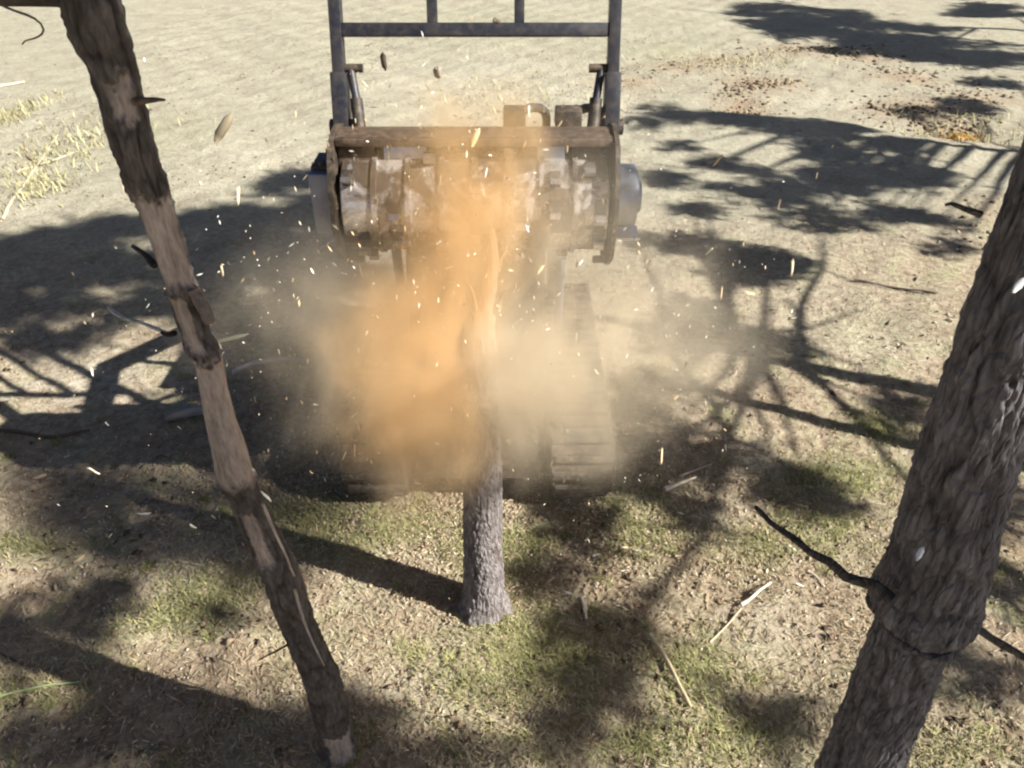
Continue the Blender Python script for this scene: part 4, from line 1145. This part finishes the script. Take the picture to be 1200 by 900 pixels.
# ------------------------------------------------------------------ wood chips: one object each
CHM = []
for k in range(14):
    b = MB()
    L = random.uniform(0.9, 2.4); w = random.uniform(0.10, 0.26); t = random.uniform(0.03, 0.09)
    z = random.uniform(-0.1, 0.1)
    pts = [(-L / 2, -w * 0.6), (-L / 2 * random.uniform(0.6, 0.95), w * random.uniform(0.3, 1)), (L * random.uniform(0.1, 0.3), w * random.uniform(0.4, 1)), (L / 2, w * random.uniform(-0.8, 0.8)), (L * random.uniform(0.1, 0.3), -w * random.uniform(0.1, 0.9)), (-L * random.uniform(0.0, 0.3), -w * random.uniform(0.7, 1.3))]
    A = [b.bm.verts.new((x, y, t + z * x)) for x, y in pts]; B = [b.bm.verts.new((x * 0.9, y * 0.85, -t + z * x)) for x, y in pts]
    b.bm.faces.new(A); b.bm.faces.new(B[::-1])
    for i in range(6):
        b.bm.faces.new((A[i], B[i], B[(i + 1) % 6], A[(i + 1) % 6]))
    me = b.mesh('wood_chip')
    ca = me.color_attributes.new('tint', 'FLOAT_COLOR', 'POINT')
    c = random.choice(((0.80, 0.72, 0.56), (0.72, 0.58, 0.38), (0.84, 0.78, 0.66), (0.66, 0.50, 0.30)))
    ca.data.foreach_set('color', np.tile(np.array([*c, 1.0], np.float32), len(me.vertices)))
    me.materials.append(M_CHIP)
    CHM.append(me)
def chip(loc, size, label, group, flat=False, name='wood_chip', me=None):
    o = bpy.data.objects.new(name, me or random.choice(CHM))
    o.location = loc
    o.scale = (size,) * 3
    o.rotation_euler = (random.uniform(-0.3, 0.3), random.uniform(-0.3, 0.3), random.uniform(0, 6.28)) if flat else (random.gauss(0, 0.5), 1.57 + random.gauss(0, 0.55), random.uniform(0, 6.28))
    COL.objects.link(o)
    return tag(o, label, 'wood chip', group)
def px_size(u, v, Y, px):
    return px * (Y / ray(u, v)[1]) / FPX
# in the air: (centre u, v, spread u, v, nearest y, farthest y, how many, size in pixels, label)
AIR = [(230, 380, 120, 150, 2.7, 4.2, 34, 6.5, 'small pale wood chip flying over the dark shade left of the dust'),
       (450, 430, 70, 110, 2.7, 3.3, 26, 6.5, 'small pale wood chip flying in the orange dust left of the trunk'),
       (690, 420, 80, 110, 2.7, 3.3, 26, 6.5, 'small pale wood chip flying in the tan dust right of the trunk'),
       (560, 200, 110, 60, 2.9, 3.2, 24, 6.0, 'small pale wood chip flying in front of the mulcher head'),
       (880, 330, 90, 130, 2.8, 4.5, 18, 6.0, 'small pale wood chip flying over the dappled ground right of the dust')]
for (u, v, su, sv, y0, y1, n, px, lab) in AIR:
    for k in range(n):
        while True:
            uu, vv = rng.normal(u, su), rng.normal(v, sv)
            Y = rng.uniform(y0, y1)
            p = at_depth(uu, vv, Y)
            if abs(uu - u) < 2 * su and abs(vv - v) < 1.8 * sv and p.z > 0.25:
                break
        chip(p, px_size(uu, vv, Y, px * (0.4 + 1.5 * rng.random() ** 2.2)), lab, lab.replace('small pale wood chip', 'wood chips'))
GRND = [(120, 600, 90, 70, 16, 6, 'small pale wood chip lying in the deep shade at left'),
        (480, 690, 90, 40, 16, 6, 'small pale wood chip lying on grass left of the chewed trunk base'),
        (710, 660, 70, 50, 20, 6.5, 'small pale wood chip lying on grass right of the chewed trunk base'),
        (200, 840, 130, 40, 14, 6, 'small pale wood chip lying in the shade along the bottom left'),
        (870, 640, 90, 60, 18, 6, 'small pale wood chip lying in litter left of the thick pine'),
        (640, 560, 60, 18, 16, 8, 'pale wood chip lying against the right track'),
        (450, 560, 45, 16, 12, 8, 'pale wood chip lying against the left track')]
for (u, v, su, sv, n, px, lab) in GRND:
    for k in range(n):
        uu, vv = u + rng.uniform(-1, 1) * su, v + rng.uniform(-1, 1) * sv
        g = ground_at(uu, vv)
        chip((g.x, g.y, hz(g.x, g.y) + 0.012), px_size(uu, vv, g.y, px * (0.4 + 1.3 * rng.random() ** 2)), lab, lab.replace('wood chip', 'wood chips'), True)
# fine chips too many to count, a thin spray round the head
n = 1700
uu, vv, Y = rng.normal(540, 170, n), rng.normal(390, 130, n), rng.uniform(2.6, 3.9, n)
P = np.array([at_depth(a, b, c) for a, b, c in zip(uu, vv, Y)])
ok = P[:, 2] > 0.1
P = P[ok]; n = len(P)
d = rng.normal(0, 1, (n, 3)); d /= np.linalg.norm(d, axis=1)[:, None]
s = np.cross(d, rng.normal(0, 1, (n, 3))); s /= np.linalg.norm(s, axis=1)[:, None]
tt = np.cross(d, s)
d[:, 2] = d[:, 2] * 2.5 + 0.01; d /= np.linalg.norm(d, axis=1)[:, None]
L = 0.004 + 0.016 * rng.random((n, 1)) ** 2.5; w = 0.0015 + L * 0.16
V = np.stack([P - d * L, P + s * w, P + d * L, P - s * w, P + tt * w * 0.6, P - tt * w * 0.6], 1).reshape(-1, 3)
i = np.arange(n) * 6
T = np.concatenate([np.stack([i + a, i + b, i + c], 1) for a, b in ((0, 1), (1, 2), (2, 3), (3, 0)) for c in (4, 5)])
cols = np.array([(0.80, 0.70, 0.52), (0.70, 0.52, 0.30), (0.85, 0.80, 0.70)])
C = np.repeat(cols[rng.integers(0, 3, n)], 6, 0)
tag(obj('flying_chips', from_np('flying_chips', V, None, T, C), M_CHIP), 'fine spray of tiny chips thrown out around the head', 'chips', kind='stuff')

# larger pieces of bark and wood caught in mid air, each its own
def air_piece(name, pxa, pxb, Y, w, th, col, label, cat):
    a, b = at_depth(*pxa, Y), at_depth(*pxb, Y + 0.03)
    c = (a + b) / 2
    P = [a - c, (a - c) * 0.55 + Vector((0, 0, 0.004)), (b - c) * 0.5, b - c]
    V, Q, T = tube(P, [w * 0.35, w, w * 0.9, w * 0.15], 7, 0.35)
    o = obj(name, from_np(name, V, Q, T, np.array(col) * rng.uniform(0.8, 1.2, (len(V), 1)), smooth=True), M_TINT, None, c)
    tag(o, label, cat, 'pieces thrown into the air')
air_piece('bark_piece', (253, 167), (272, 132), 3.2, 0.022, 0, (0.24, 0.20, 0.13), 'spindle shaped brown bark piece flying over the sand at upper left', 'bark')
air_piece('bark_piece', (448, 62), (452, 83), 3.0, 0.011, 0, (0.09, 0.075, 0.055), 'thin dark bark sliver flying inside the push frame at left', 'bark')
air_piece('bark_piece', (512, 80), (514, 92), 3.1, 0.016, 0, (0.30, 0.26, 0.20), 'stubby grey bark piece flying inside the push frame at centre', 'bark')
air_piece('bark_piece', (578, 25), (586, 26), 3.1, 0.011, 0, (0.10, 0.08, 0.06), 'tiny dark bark piece flying just above the cross bar', 'bark')
air_piece('wood_splinter', (553, 172), (562, 150), 3.05, 0.013, 0, (0.85, 0.66, 0.38), 'bright yellow splinter standing at the hood lip', 'splinter')
air_piece('wood_splinter', (1074, 657), (1082, 641), 1.04, 0.0055, 0, (0.85, 0.82, 0.76), 'white splinter flying in front of the thick pine trunk', 'splinter')
air_piece('wood_splinter', (1187, 343), (1202, 325), 1.05, 0.006, 0, (0.85, 0.83, 0.78), 'white splinter at the right edge in front of the thick pine', 'splinter')
air_piece('wood_splinter', (318, 588), (305, 575), 2.5, 0.006, 0, (0.8, 0.74, 0.62), 'pale curl flying right beside the slim pine', 'splinter')
air_piece('bark_piece', (236, 407), (292, 391), 2.3, 0.012, 0, (0.09, 0.085, 0.06), 'olive bark slab flying right of the slim pine', 'bark')
air_piece('wood_splinter', (92, 15), (99, 30), 2.6, 0.005, 0, (0.3, 0.25, 0.2), 'short brown splinter flying in front of the slim pine top', 'splinter')
# orange clumps of dead needles
def dead_clump(u, v, ru, rv, n, col, label):
    g = ground_at(u, v); t = g.y / ray(u, v)[1]
    pts = np.stack([rng.normal(0, ru * t / FPX * 0.5, n), rng.normal(0, 0.3 * ru * t / FPX, n), np.abs(rng.normal(0.03, 0.02, n))], 1)
    V, Q, C = needle_sprays(pts, 0.10, 7, 0.006, col)
    o = obj('dead_needle_clump', from_np('dead_needle_clump', V, Q, None, C), M_NEEDLE, None, (g.x, g.y, hz(g.x, g.y)))
    tag(o, label, 'dead needles', kind='stuff')
dead_clump(1124, 160, 18, 9, 50, ((0.55, 0.30, 0.06), (0.75, 0.50, 0.14)), 'bright orange yellow clump of dead needles by the rutted bank')
dead_clump(1195, 490, 14, 9, 40, ((0.50, 0.26, 0.05), (0.66, 0.38, 0.10)), 'orange clump of dead needles at the right edge behind the thick pine')
